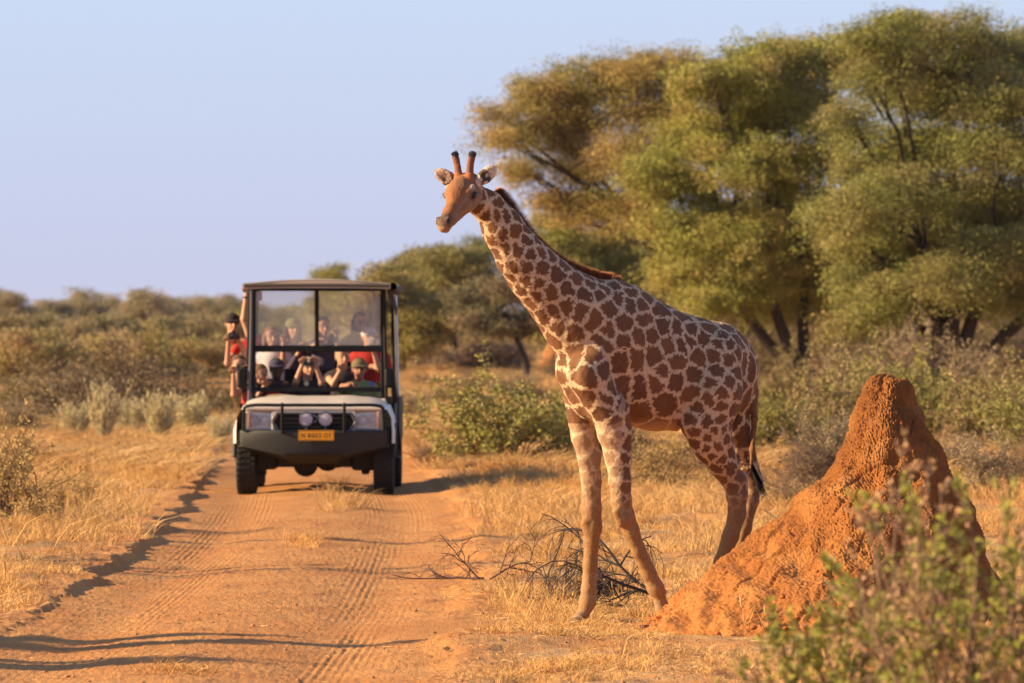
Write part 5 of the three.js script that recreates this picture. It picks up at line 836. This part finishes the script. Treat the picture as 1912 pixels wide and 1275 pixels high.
  P('rear_axle', [rod([[-0.75, 0.385, -3.75], [0.75, 0.385, -3.75]], 0.055), new THREE.SphereGeometry(0.16, 16, 12).translate(0.05, 0.37, -3.75)], DUSTY_BLACK);
  P('chassis', [rbox(-0.5, 0.48, -4.8, -0.38, 0.62, -0.4), rbox(0.38, 0.48, -4.8, 0.5, 0.62, -0.4), rbox(-0.75, 0.36, -1.6, -0.5, 0.5, -1.1, 0.05), rbox(0.45, 0.38, -1.7, 0.7, 0.52, -1.2, 0.05), rbox(-0.3, 0.40, -2.2, 0.3, 0.6, -1.1, 0.08), rbox(-0.7, 0.5, -1.3, 0.7, 1.02, -0.42, 0.05)], DUSTY_BLACK);
  P('suspension', [rbox(-0.74, 0.31, -1.15, -0.46, 0.62, -0.6, 0.05), rbox(0.44, 0.30, -1.15, 0.74, 0.62, -0.6, 0.05), rbox(-0.46, 0.36, -1.0, 0.44, 0.60, -0.55, 0.04), rbox(-0.70, 0.235, -0.9, -0.60, 0.4, -0.7, 0.03), rbox(0.56, 0.25, -0.95, 0.66, 0.4, -0.72, 0.03), rbox(-0.2, 0.30, -1.0, 0.02, 0.5, -0.6, 0.06), rbox(0.2, 0.33, -1.3, 0.32, 0.5, -0.7, 0.03)], DUSTY_BLACK);
  for (const s of [-1, 1]) P('mud_flap', [rbox(s * 0.85 - 0.13, 0.22, -4.25, s * 0.85 + 0.13, 0.62, -4.23)], BLACK);
}
// ---------------------------------------------------------------- the people in the vehicle
const SKIN = new THREE.MeshStandardMaterial({ vertexColors: true, roughness: 0.6 }), clothMat = (c) => std(c[0], c[1], c[2], 0.9);
const W3 = (px, py, z) => { const p = VP(px, py, z); return V3(p[0] + VX, p[1] + VY, p[2] - VD); };
function person(label, o) {
  const hd = W3(o.head[0], o.head[1], o.z), R = rng(Math.round(o.head[0] * 13 + o.head[1])), seatY = o.seat ?? hd.y - 0.80, base = V3(hd.x + (o.shift ?? 0) * 0.5, seatY, hd.z - 0.06), g = thing('person', label, 'person', base.toArray(), 0, undefined);
  const L = (v) => v.clone().sub(base).toArray(), yaw = o.yaw ?? 0.35, F = V3(Math.sin(yaw), -0.05, Math.cos(yaw)).normalize(), S = V3(F.z, 0, -F.x), U = V3(0, 1, 0), h = (s, u, f) => L(hd.clone().addScaledVector(S, s).addScaledVector(U, u).addScaledVector(F, f));
  const chest = hd.clone().add(V3(o.shift ?? 0, -0.29, -0.05)), hip = V3(chest.x + (o.shift ?? 0) * 0.6, Math.min(seatY + 0.08, chest.y - 0.34), chest.z - 0.04), w = o.wide ?? 1;
  const skin = o.skin ?? [0.47, 0.25, 0.16], dk = [skin[0] * 0.3, skin[1] * 0.22, skin[2] * 0.2];
  // head
  const head = [cap(h(0, 0.045, -0.012), h(0, 0.0, -0.005), 0.085, 0.078, 0.03), cap(h(0, -0.05, 0.025), h(0, -0.085, 0.035), 0.055, 0.038, 0.03), cap(h(0, 0.01, 0.078), h(0, -0.025, 0.098), 0.012, 0.016, 0.012), cap(h(0, -0.06, 0.068), h(0, -0.064, 0.07), 0.02, 0.02, 0.015),
    ...[-1, 1].map((s) => cap(h(s * 0.082, 0.008, -0.008), h(s * 0.084, -0.025, -0.004), 0.014, 0.010, 0.01)), ...[-1, 1].map((s) => cap(h(s * 0.032, 0.012, 0.084), h(s * 0.034, 0.012, 0.084), 0.013, 0.013, 0.01, { sub: true })), cap(h(0, -0.08, -0.02), h(0, -0.20, -0.035), 0.052, 0.058, 0.03)];
  const eye = [-1, 1].map((s) => h(s * 0.032, 0.010, 0.074)), mouth = h(0, -0.058, 0.09);
  const geos = [sdfMesh(head, 0.0075, (x, y, z, nx, ny, nz) => {
    let c = skin; const q = (p) => Math.hypot(x - p[0], y - p[1], z - p[2]);
    if (Math.min(q(eye[0]), q(eye[1])) < 0.019) c = o.shades ? [0.015, 0.012, 0.012] : mix3(skin, dk, 0.85); else if (o.shades && Math.min(q(eye[0]), q(eye[1])) < 0.034) c = [0.02, 0.016, 0.016];
    if (Math.abs(y - mouth[1]) < 0.007 && q(mouth) < 0.03) c = mix3(skin, [0.28, 0.08, 0.06], 0.7);
    const v = 1 + 0.06 * n3(x * 40, y * 40, z * 40); return [c[0] * v, c[1] * v, c[2] * v];
  })];
  // torso, arms, legs
  const body = [cap(L(chest), L(hip), 0.145 * w, 0.135 * w, 0.06, { w: [0, 0, 1], s: 1.35 }), cap(L(chest.clone().add(V3(-0.13 * w, 0.045, 0))), L(chest.clone().add(V3(0.13 * w, 0.045, 0))), 0.075, 0.075, 0.06), cap(L(chest.clone().add(V3(0, 0.05, 0.0))), h(0, -0.15, -0.035), 0.07, 0.055, 0.05)];
  const shirt = [cap(L(chest), L(hip), 0.158 * w, 0.148 * w, 0.06, { w: [0, 0, 1], s: 1.32 }), cap(L(chest.clone().add(V3(-0.13 * w, 0.05, 0))), L(chest.clone().add(V3(0.13 * w, 0.05, 0))), 0.084, 0.084, 0.06)];
  const hands = [];
  for (const s of [-1, 1]) {
    const sh = chest.clone().add(V3(s * 0.18 * w, 0.035, 0)), i = s < 0 ? 0 : 1, eS = o.elbows?.[i], hS = o.hands?.[i];
    const el = eS ? W3(eS[0], eS[1], o.z + (eS[2] ?? 0.1)) : sh.clone().add(V3(s * 0.06, -0.27, 0.02)), ha = hS ? W3(hS[0], hS[1], o.z + (hS[2] ?? 0.16)) : el.clone().add(V3(-s * 0.10, -0.06, 0.22));
    const wr = el.clone().lerp(ha, 0.86);
    body.push(cap(L(sh), L(el), 0.048, 0.040, 0.03), cap(L(el), L(wr), 0.040, 0.027, 0.02));
    const sl = o.sleeve ?? 0.55; shirt.push(cap(L(sh), L(sh.clone().lerp(el, Math.min(1, sl))), 0.062, sl > 1 ? 0.052 : 0.056, 0.03)); if (sl > 1) shirt.push(cap(L(el), L(el.clone().lerp(wr, sl - 1)), 0.052, 0.042, 0.02));
    hands.push([wr, ha, s]);
    if (hS && o.band === i) { const b = el.clone().lerp(wr, 0.86), d = wr.clone().sub(el).normalize(), t = new THREE.TorusGeometry(0.03, 0.011, 8, 20); t.lookAt(d); t.translate(...L(b)); mesh('wrist_band', t, BLACK, g); }
  }
  for (const s of [-1, 1]) { const a = hip.clone().add(V3(s * 0.09, -0.02, 0)), k = a.clone().add(V3(s * 0.05, 0.02, 0.36)), f = k.clone().add(V3(0, -0.36, 0.03)); body.push(cap(L(a), L(k), 0.08, 0.058, 0.03), cap(L(k), L(f), 0.055, 0.036, 0.02), cap(L(f), L(f.clone().add(V3(0, -0.03, 0.12))), 0.038, 0.03, 0.02)); }
  const thigh = body.slice(-6).filter((_, i) => i % 3 < 2).map((q) => ({ ...q, ra: q.ra + 0.014, rb: q.rb + 0.014 }));
  geos.push(sdfMesh(body, 0.015, () => skin));
  // hands with five bent fingers
  for (const [wr, ha, s] of hands) {
    const d = ha.clone().sub(wr).normalize(), pn = V3().crossVectors(d, V3(s, 0.2, 0.1)).normalize(); if (pn.z < 0) pn.negate(); const sd = V3().crossVectors(pn, d).normalize(), C = wr.clone().addScaledVector(d, 0.055), H2 = [cap(L(wr), L(C), 0.026, 0.030, 0.02, { w: pn.toArray(), s: 1.7 }), cap(L(C.clone().addScaledVector(sd, -0.018)), L(C.clone().addScaledVector(sd, 0.020)), 0.026, 0.026, 0.015, { w: pn.toArray(), s: 1.7 })];
    [-0.033, -0.011, 0.011, 0.032].forEach((t, k) => { const a = C.clone().addScaledVector(sd, t).addScaledVector(d, 0.018), l = [0.040, 0.046, 0.043, 0.033][k], b = a.clone().addScaledVector(d, l * 0.8).addScaledVector(pn, l * 0.45), e = b.clone().addScaledVector(d, l * 0.25).addScaledVector(pn, l * 0.8); H2.push(cap(L(a), L(b), 0.0095, 0.009, 0.004), cap(L(b), L(e), 0.009, 0.0078, 0.004)); });
    const a = wr.clone().addScaledVector(d, 0.02).addScaledVector(sd, -s * 0.026), b = a.clone().addScaledVector(sd, -s * 0.028).addScaledVector(d, 0.028).addScaledVector(pn, 0.012), e = b.clone().addScaledVector(d, 0.024).addScaledVector(pn, 0.014); H2.push(cap(L(a), L(b), 0.012, 0.0105, 0.006), cap(L(b), L(e), 0.0105, 0.009, 0.004));
    geos.push(sdfMesh(H2, 0.0055, () => skin));
  }
  mesh('body', mergeGeometries(geos), SKIN, g);
  mesh('shirt', sdfMesh(shirt, 0.015), clothMat(o.shirt), g); mesh('trousers', sdfMesh(thigh, 0.018), clothMat(o.trousers ?? [0.10, 0.09, 0.07]), g);
  const hc = o.hair ?? [0.05, 0.03, 0.02];
  if (o.hairStyle !== 'none') {
    const hr = [cap(h(0, 0.058, -0.026), h(0, 0.02, -0.03), 0.090, 0.088, 0.02)];
    if (o.hairStyle === 'long') for (const s of [-1, 0, 1]) hr.push(cap(h(s * 0.07, 0.0, -0.03), h(s * 0.085, -0.19, -0.03), 0.045, 0.035, 0.03));
    hr.push(cap(h(0, -0.02, 0.09), h(0, -0.10, 0.09), 0.085, 0.09, 0.02, { sub: true }));
    mesh('hair', sdfMesh(hr, 0.009), clothMat(hc), g);
  }
  if (o.cap) mesh('cap', sdfMesh([cap(h(0, 0.062, -0.012), h(0, 0.052, -0.012), 0.098, 0.100, 0.02, { w: [0, 1, 0], s: 1.25 }), ...(o.brim === false ? [] : [cap(h(-0.03, 0.045, 0.115), h(0.03, 0.045, 0.115), 0.062, 0.062, 0.02, { w: [0, 1, 0], s: 5 })])], 0.009), clothMat(o.cap), g);
  if (o.badge) { const p = W3(o.badge[0], o.badge[1], o.z + 0.13), q = new THREE.CylinderGeometry(0.03, 0.03, 0.006, 20); q.rotateX(Math.PI / 2); q.translate(...L(p)); mesh('shirt_badge', q, clothMat(o.badge[2]), g); }
  return g;
}
function heldCamera(label, px, py, z, turn, kind = 'camera', c = [0.015, 0.015, 0.017]) {
  const p = W3(px, py, z), g = thing(kind, label, kind, p.toArray(), turn), m = std(c[0], c[1], c[2], 0.5);
  if (kind === 'binoculars') { for (const s of [-1, 1]) { const b = new THREE.LatheGeometry([[0.0, -0.07], [0.018, -0.07], [0.02, -0.03], [0.028, 0.01], [0.032, 0.06], [0.026, 0.062], [0, 0.055]].map(([r, y]) => new THREE.Vector2(r, y)), 18); b.rotateX(Math.PI / 2); b.translate(s * 0.036, 0, 0); mesh('barrel', b, m, g); } mesh('bridge', rbox(-0.03, -0.01, -0.02, 0.03, 0.012, 0.03, 0.006), m, g); return g; }
  mesh('camera_body', merged([rbox(-0.068, -0.045, -0.03, 0.068, 0.045, 0.03, 0.014), rbox(-0.026, 0.04, -0.028, 0.026, 0.072, 0.03, 0.012), rbox(-0.070, -0.045, 0.01, -0.038, 0.04, 0.045, 0.012)]), m, g);
  const l = new THREE.LatheGeometry([[0, 0.03], [0.034, 0.03], [0.036, 0.07], [0.040, 0.075], [0.040, 0.13], [0.034, 0.132], [0.030, 0.12], [0, 0.118]].map(([r, y]) => new THREE.Vector2(r, y)), 24); l.rotateX(Math.PI / 2); mesh('lens', l, m, g);
  const gl = new THREE.CircleGeometry(0.03, 20); gl.translate(0, 0, 0.122); mesh('lens_glass', gl, new THREE.MeshPhysicalMaterial({ color: RGB(0.03, 0.03, 0.05), roughness: 0.05, clearcoat: 1 }), g); return g;
}
person('person in red shirt and black cap leaning out of the vehicle with a camera', { head: [434, 605], z: -3.35, yaw: 0.3, shift: 0.27, seat: 1.0, shirt: [0.42, 0.018, 0.02], cap: [0.03, 0.018, 0.018], hands: [[427, 632, 0.2], [443, 632, 0.2]], elbows: [[425, 678, 0.1], [459, 662, 0.12]], sleeve: 0.45, trousers: [0.03, 0.03, 0.04] });
heldCamera('black camera at the face of the person in the red shirt', 436, 627, -3.12, 0.15);
person('person with glasses leaning out above the mirror with a camera', { head: [447, 684], z: -2.0, yaw: 0.3, shift: 0.25, seat: 0.8, shirt: [0.03, 0.03, 0.04], shades: true, hair: [0.12, 0.06, 0.04], hands: [[436, 693, 0.16], [460, 690, 0.16]], elbows: [[437, 736, 0.06], [478, 730, 0.05]], sleeve: 0.3 });
heldCamera('black camera held by the person leaning out above the mirror', 452, 690, -1.80, 0.15);
person('person with brown hair and white shirt holding the roof post with one arm', { head: [507, 630], z: -3.05, shirt: [0.62, 0.58, 0.62], hair: [0.20, 0.11, 0.06], hairStyle: 'long', hands: [[461, 541, 0.02], [530, 634, 0.2]], elbows: [[455, 596, 0.0], [528, 680, 0.1]], band: 0, sleeve: 0.4, wide: 1.05 });
person('person in a green cap and dark top in the back row', { head: [548, 614], z: -3.85, shirt: [0.065, 0.05, 0.10], cap: [0.16, 0.17, 0.07], hairStyle: 'long', hair: [0.05, 0.04, 0.035], hands: [[566, 645, 0.24], null], elbows: [[540, 690, 0.1], null], sleeve: 1.6 });
person('dark haired person in the back row pointing a camera beside the divider', { head: [604, 612], z: -3.8, shirt: [0.10, 0.085, 0.14], hair: [0.03, 0.02, 0.018], hands: [[599, 638, 0.22], [627, 622, 0.2]], elbows: [[577, 652, 0.12], [634, 660, 0.1]], sleeve: 0.6 });
heldCamera('small camera raised by the dark haired person in the back row', 620, 634, -3.5, 0.1);
person('person with long dark hair and sunglasses in a dark jacket', { head: [673, 603], z: -3.9, shirt: [0.035, 0.04, 0.04], shades: true, hair: [0.035, 0.022, 0.016], hairStyle: 'long', sleeve: 1.7, wide: 1.1 });
person('person in a white cap and red shirt taking a picture on the right', { head: [689, 630], z: -3.05, shirt: [0.36, 0.02, 0.018], cap: [0.75, 0.68, 0.62], skin: [0.52, 0.27, 0.18], hands: [[695, 645, 0.2], null], elbows: [[707, 690, 0.1], null], sleeve: 0.55, wide: 1.15 });
heldCamera('silver camera at the face of the person in the white cap', 698, 638, -2.83, 0.1, 'camera', [0.4, 0.4, 0.42]);
person('person with dark skin and navy cap at the steering wheel', { head: [517, 690], z: -2.15, seat: 0.72, skin: [0.075, 0.040, 0.028], shirt: [0.03, 0.028, 0.05], cap: [0.045, 0.04, 0.085], hair: [0.012, 0.01, 0.01], sleeve: 0.6, hands: [[505, 713, 0.3], [533, 716, 0.3]] });
person('person with brown hair and red top crouching low at the left', { head: [489, 701], z: -1.98, seat: 0.74, yaw: 0.9, shirt: [0.45, 0.03, 0.03], hair: [0.14, 0.075, 0.04], skin: [0.42, 0.22, 0.14], sleeve: 0.5, hands: [[500, 712, 0.2], null] });
person('person in the middle of the front row raising binoculars with both arms', { head: [576, 687], z: -2.15, seat: 0.72, shirt: [0.028, 0.026, 0.042], cap: [0.50, 0.48, 0.47], hands: [[566, 677, 0.17], [587, 677, 0.17]], elbows: [[553, 712, 0.12], [601, 714, 0.12]], sleeve: 0.35, badge: [572, 716, [0.7, 0.62, 0.4]] });
heldCamera('dark binoculars raised by the person in the middle', 576, 678, -1.97, 0.05, 'binoculars');
person('person in a dark sleeveless top with a bare arm raised on the right', { head: [640, 668], z: -2.7, seat: 0.9, shirt: [0.03, 0.025, 0.03], hair: [0.30, 0.21, 0.12], skin: [0.5, 0.27, 0.17], hands: [[637, 689, 0.22], null], elbows: [[623, 716, 0.2], null], sleeve: 0.02 });
person('person in an olive cap and green shirt with a blue badge', { head: [671, 690], z: -2.1, seat: 0.72, yaw: 0.1, skin: [0.30, 0.13, 0.085], shirt: [0.21, 0.24, 0.10], cap: [0.16, 0.125, 0.07], hair: [0.05, 0.04, 0.03], hands: [[655, 718, 0.25], null], elbows: [[640, 722, 0.15], null], sleeve: 0.6, badge: [694, 716, [0.03, 0.05, 0.30]], wide: 1.08 });
// ---------------------------------------------------------------- foreground bush, dead branches, litter
{
  const TW = [0.20, 0.125, 0.08], GREEN = [[0.19, 0.23, 0.022], [0.29, 0.31, 0.03], [0.36, 0.29, 0.06]], POD = [[0.50, 0.32, 0.18], [0.42, 0.24, 0.12], [0.58, 0.36, 0.14]];
  // arching stems from a base to points in the photograph's right corner, leafy and podded towards their ends
  const build = (label, basePx, d, seed, n, pick, leafy, name) => {
    const R = rng(seed), [bx] = at(basePx, 0, d), root = thing(name, label, 'bush', [bx, groundAt(bx, -d), -d]), wood = new MB(), green = new MB(), pods = new MB(), gy = groundAt(bx, -d);
    for (let k = 0; k < n; k++) {
      const [px, py, dz, kind] = pick(R), [tx, ty] = at(px, py, d - dz), T = V3(tx - bx, ty - gy, dz), B = V3((R() - 0.5) * 0.2, -0.05, (R() - 0.5) * 0.2), rise = kind > 0 ? 0.2 : 1, M1 = B.clone().lerp(T, 0.45).add(V3((R() - 0.5) * 0.16, (0.16 + 0.1 * R()) * rise, (R() - 0.5) * 0.16)), M2 = B.clone().lerp(T, 0.8).add(V3((R() - 0.5) * 0.1, 0.08 * rise, (R() - 0.5) * 0.1)), c = new THREE.CatmullRomCurve3([B, M1, M2, T]), pts = c.getPoints(9).map((p) => p.toArray());
      wood.tube(pts, 0.0085, 0.002, 5, TW);
      const sub = 4 + Math.floor(4 * R());
      for (let j = 0; j < sub; j++) {
        const f = (kind > 0 ? 0.85 : 0.45) + (kind > 0 ? 0.15 : 0.55) * (j + R()) / sub, o = c.getPoint(Math.min(1, f)), dir = c.getTangent(Math.min(1, f)).add(randDir(R).multiplyScalar(0.9)).normalize(), len = (kind > 0 ? 0.03 : 0.07) + (kind > 0 ? 0.05 : 0.15) * R(), e = o.clone().addScaledVector(dir, len); wood.tube([o.toArray(), o.clone().lerp(e, 0.5).add(randDir(R).multiplyScalar(0.012)).toArray(), e.toArray()], 0.0034, 0.0012, 4, TW);
        const isPod = kind > 0 || R() > leafy;
        for (let q = 0; q < (isPod ? 17 : 30); q++) {
          const p = o.clone().lerp(e, 0.1 + 0.95 * R()).addScaledVector(randDir(R), 0.008), a = dir.clone().addScaledVector(randDir(R), isPod ? 0.8 : 1.2).normalize(), s = V3().crossVectors(a, randDir(R)).normalize(), C = isPod ? POD : GREEN, t = mix3(mix3(C[0], C[1], R()), C[2], R() * R()), v = 0.75 + 0.5 * R();
          (isPod ? pods : green).leaf(p, a, s, (isPod ? 0.020 : 0.024) * (0.6 + 0.8 * R()), (isPod ? 0.0065 : 0.0075) * (0.7 + 0.6 * R()), [t[0] * v, t[1] * v, t[2] * v]);
        }
      }
    }
    mesh('stems', wood.geo(), BARK_MAT, root).userData.kind = 'stuff'; mesh('leaves', green.geo(), LEAF_MAT, root).userData.kind = 'stuff'; if (pods.i.length) mesh('seed_pods', pods.geo(), LEAF_MAT, root).userData.kind = 'stuff';
  };
  const roofR = [[1380, 1200], [1480, 1110], [1560, 1040], [1640, 985], [1690, 930], [1740, 945], [1790, 905], [1860, 925], [1912, 945], [2100, 940]];
  build('blurred green bush with brown seed heads in the lower right corner', 1840, 18.6, 401, 92, (R) => { const px = 1590 + 480 * Math.pow(R(), 0.85), t = table(roofR, px); return [px, t + (1420 - t) * Math.pow(R(), 0.8), (R() - 0.5) * 1.0, 0]; }, 0.60, 'foreground_bush');
  build('sparser blurred green bush left of the brown seed heads at the bottom edge', 1560, 20, 402, 46, (R) => { const px = 1370 + 330 * R(), t = table(roofR, px) + 35; return [px, t + (1400 - t) * Math.pow(R(), 0.9), (R() - 0.5) * 0.8, 0]; }, 0.72, 'foreground_bush');
  const spikes = [[1690, 850], [1660, 925], [1620, 940], [1735, 885], [1700, 980], [1755, 915], [1640, 955], [1600, 945]];
  build('tall dry stalks with brown seed spikes in front of the termite mound', 1760, 19.5, 403, 8, (() => { let i = 0; return (R) => [...spikes[i++ % 8], (R() - 0.5) * 0.4, 1]; })(), 0.1, 'seed_stalks');
}
{ // green sprig growing out of the mound
  const R = rng(55), p0 = at(1660, 1040, 37.75), root = thing('green_sprig', 'small leafy green sprig against the shaded side of the termite mound', 'plant', p0), w = new MB(), l = new MB();
  for (let k = 0; k < 15; k++) { const [x, y] = at(1590 + 110 * R(), 950 + 110 * R(), 37.7), T = V3(x - p0[0], y - p0[1], 0.05 + 0.12 * R()), c = new THREE.CatmullRomCurve3([V3(0.05 * (R() - 0.5), -0.02, 0), T.clone().multiplyScalar(0.5).add(V3(0, 0.04, 0.02)), T]); w.tube(c.getPoints(6).map((p) => p.toArray()), 0.004, 0.0012, 4, [0.2, 0.14, 0.09]); for (let q = 0; q < 42; q++) { const p = c.getPoint(0.25 + 0.75 * R()).addScaledVector(randDir(R), 0.012), d = randDir(R), v = 0.7 + 0.6 * R(); l.leaf(p, d, V3().crossVectors(d, randDir(R)).normalize(), 0.022, 0.005, [0.17 * v, 0.17 * v, 0.055 * v]); } }
  mesh('stems', w.geo(), BARK_MAT, root).userData.kind = 'stuff'; mesh('leaves', l.geo(), LEAF_MAT, root).userData.kind = 'stuff';
}
// dead branches: every branch forks in a plane that is pressed flat
function deadBranch(label, px, d, seed, o) {
  const R = rng(seed), [bx] = at(px, 0, d), gy = groundAt(bx, -d), root = thing('dead_branch', label, 'branch', [bx, gy, -d]), m = new MB(), c = o.c ?? [0.045, 0.032, 0.030];
  const grow = (p, dir, len, r, lev) => { const q = [p.toArray()]; let e = p.clone(), dd = dir.clone(); for (let k = 0; k < 4; k++) { dd.add(randDir(R).multiplyScalar(0.34)).addScaledVector(V3(0, -1, 0), (o.press ?? 0.07) * lev).normalize(); e = e.clone().addScaledVector(dd, len / 4); if (e.y < 0.015) { e.y = 0.015; dd.y = Math.abs(dd.y) * 0.4; } q.push(e.toArray()); } m.tube(q, r, r * 0.55, lev > 2 ? 3 : 5, c, c, false); if (lev >= o.levels) return; const n = lev === 0 ? o.first : 3; for (let k = 0; k < n; k++) { const b = q[1 + (k % 4)], a = dd.clone().add(randDir(R).multiplyScalar(0.95)); a.z *= 0.8; grow(V3(...b), a.normalize(), len * (0.5 + 0.28 * R()), r * 0.6, lev + 1); } };
  for (const s of o.starts) grow(V3(...s[0]), V3(...s[1]).normalize(), s[2], s[3], 0);
  mesh('twigs', m.geo(), std(1, 1, 1, 0.9, { vertexColors: true }), root); return root;
}
deadBranch('tangle of dead dark thorn branches lying behind the forelegs of the giraffe', 1110, 41.3, 517, { levels: 5, first: 6, press: 0.12, starts: [[[0.44, 0.06, 0.05], [-1, 0.30, 0.0], 0.66, 0.013], [[0.38, 0.05, 0.1], [-1, 0.50, -0.2], 0.46, 0.010], [[0.34, 0.05, -0.1], [-1, 0.10, 0.3], 0.50, 0.009], [[0.15, 0.05, 0.1], [-1, 0.55, 0.1], 0.46, 0.009], [[0.30, 0.10, 0.0], [-0.7, 0.30, -0.3], 0.34, 0.008]] });
deadBranch('single dead branch reaching from the tangle to the mound skirt', 1215, 40.4, 502, { levels: 3, first: 5, starts: [[[0.05, 0.08, 0], [-1, 0.30, 0.1], 0.55, 0.015]] });
deadBranch('low scatter of pale dead twigs at the road edge left of the tangle', 880, 44.5, 503, { levels: 3, first: 6, c: [0.16, 0.09, 0.06], starts: [[[0.1, 0.02, 0], [-1, 0.14, 0.2], 0.42, 0.011], [[0.15, 0.02, 0.1], [0.6, 0.35, -0.2], 0.34, 0.009], [[0.05, 0.02, -0.1], [-0.4, 0.5, 0], 0.30, 0.008]] });
deadBranch('pale bleached fallen branch at the right edge beyond the mound', 1890, 86, 504, { levels: 2, first: 3, c: [0.55, 0.40, 0.28], starts: [[[0.3, 0.12, 0], [-1, 0.02, 0], 0.7, 0.04]] });
deadBranch('long pale dry stem arching beside the hind legs of the giraffe', 1462, 46, 505, { levels: 1, first: 2, c: [0.55, 0.38, 0.22], starts: [[[0.12, 0.35, 0], [-1, 0.75, 0], 0.36, 0.009], [[0.2, 0.25, 0], [-1, 0.12, 0], 0.4, 0.007]] });
{ // a dark stump and clods on the plain, dry grass heads by the mound, stones and litter
  const lump = (name, label, cat, px, d, r, c, seed) => { const [x] = at(px, 0, d), o = thing(name, label, cat, [x, groundAt(x, -d), -d]), g = new THREE.IcosahedronGeometry(r, 3), P = g.attributes.position; for (let i = 0; i < P.count; i++) { const q = [P.getX(i) / r, P.getY(i) / r, P.getZ(i) / r], s = 1 + 0.35 * n3(q[0] * 1.4 + seed, q[1] * 1.4, q[2] * 1.4) + 0.12 * n3(q[0] * 5, q[1] * 5 + seed, q[2] * 5); P.setXYZ(i, q[0] * r * s * 1.3, Math.max(-0.02, q[1] * r * s * 0.8 + r * 0.3), q[2] * r * s); } g.computeVertexNormals(); mesh('lump', g, std(...c, 0.95), o); };
  lump('tree_stump', 'small dark stump in front of the silvery tussocks', 'stump', 268, 92, 0.11, [0.03, 0.022, 0.018], 1);
  lump('dung_heap', 'dark dung heap on the grass right of the vehicle', 'dung heap', 992, 75, 0.09, [0.035, 0.028, 0.025], 2);
  lump('dung_heap', 'flat dark clod on the right verge near the front wheel', 'dung heap', 880, 77, 0.06, [0.05, 0.035, 0.028], 3);
  lump('earth_clod', 'dark earth clod at the left foot of the mound skirt', 'clod', 1205, 38.0, 0.035, [0.12, 0.045, 0.02], 4);
  lump('earth_clod', 'larger dark earth clod between foreleg and mound skirt', 'clod', 1228, 38.15, 0.045, [0.15, 0.055, 0.024], 5);
  const R = rng(9);
  [[1392, 37.4], [1416, 37.5], [1436, 37.3]].forEach(([px, d], i) => { const [x] = at(px, 0, d), o = thing('grass_stalk', ['golden grass clump with the tallest seed head at the foot of the mound', 'golden grass clump in the middle at the foot of the mound', 'golden grass clump on the right at the foot of the mound'][i], 'grass', [x, groundAt(x, -d), -d]), m = new MB(); for (let k = 0; k < 26; k++) m.blade(V3((R() - 0.5) * 0.06, 0, (R() - 0.5) * 0.06), V3((R() - 0.5) * 0.7, 1, (R() - 0.5) * 0.5).normalize(), randDir(R), 0.10 + 0.12 * R(), 0.005, [0.6, 0.36, 0.12], [0.7, 0.48, 0.2]); mesh('blades', m.geo(), GRASS_MAT, o).userData.kind = 'stuff'; const s = new MB(), H = V3((R() - 0.5) * 0.08, 0.25 - 0.03 * i, 0); s.tube([[0, 0, 0], [H.x * 0.4, H.y * 0.6, 0], H.toArray()], 0.003, 0.002, 4, [0.5, 0.33, 0.15]); s.tube([H.clone().multiplyScalar(0.75).toArray(), H.clone().multiplyScalar(0.9).toArray(), H.clone().multiplyScalar(1.12).toArray()], (f) => 0.009 * Math.sin(0.4 + 2.5 * f), 0, 6, [0.62, 0.40, 0.18]); mesh('seed_head', s.geo(), BARK_MAT, o); });
  // litter: straw, twigs and pebbles strewn over the sand
  const straw = new MB(), peb = [];
  for (let k = 0; k < 5200; k++) { const d = 30 + 34 * R() * R(), x = (R() - 0.5) * 0.22 * d, s = x - roadX(d), e = edge(s, d), y = groundH(x, -d) + 0.006; if (e < 0 && R() < 0.93) continue; const a = R() * 6.28, l = 0.03 + 0.10 * R() * R(), w = R() < 0.75 ? [0.66, 0.44, 0.2] : [0.14, 0.08, 0.05]; straw.tube([[x, y, -d], [x + Math.cos(a) * l * 0.5, y + 0.01 * R(), -d + Math.sin(a) * l * 0.5], [x + Math.cos(a) * l, y + 0.012 * R(), -d + Math.sin(a) * l]], 0.0018 + 0.0012 * R(), 0.001, 3, w, w, false); }
  const st = mesh('straw_litter', straw.geo(), BARK_MAT); st.userData.kind = 'stuff'; tag(st, 'loose straw and twigs strewn over the verges', 'litter');
  for (let k = 0; k < 900; k++) { const d = 30 + 30 * R() * R(), x = (R() - 0.5) * 0.2 * d, r = 0.004 + 0.012 * R() ** 4, g = new THREE.IcosahedronGeometry(r, 0); g.scale(1.3, 0.8, 1); g.rotateY(R() * 6); g.translate(x, groundH(x, -d) + r * 0.3, -d); peb.push(g); }
  const pb = mesh('pebbles', merged(peb), std(0.40, 0.19, 0.085, 0.95)); pb.userData.kind = 'stuff'; tag(pb, 'small pebbles and crumbs of earth on the sand', 'pebbles');
}
renderer.render(scene, camera);
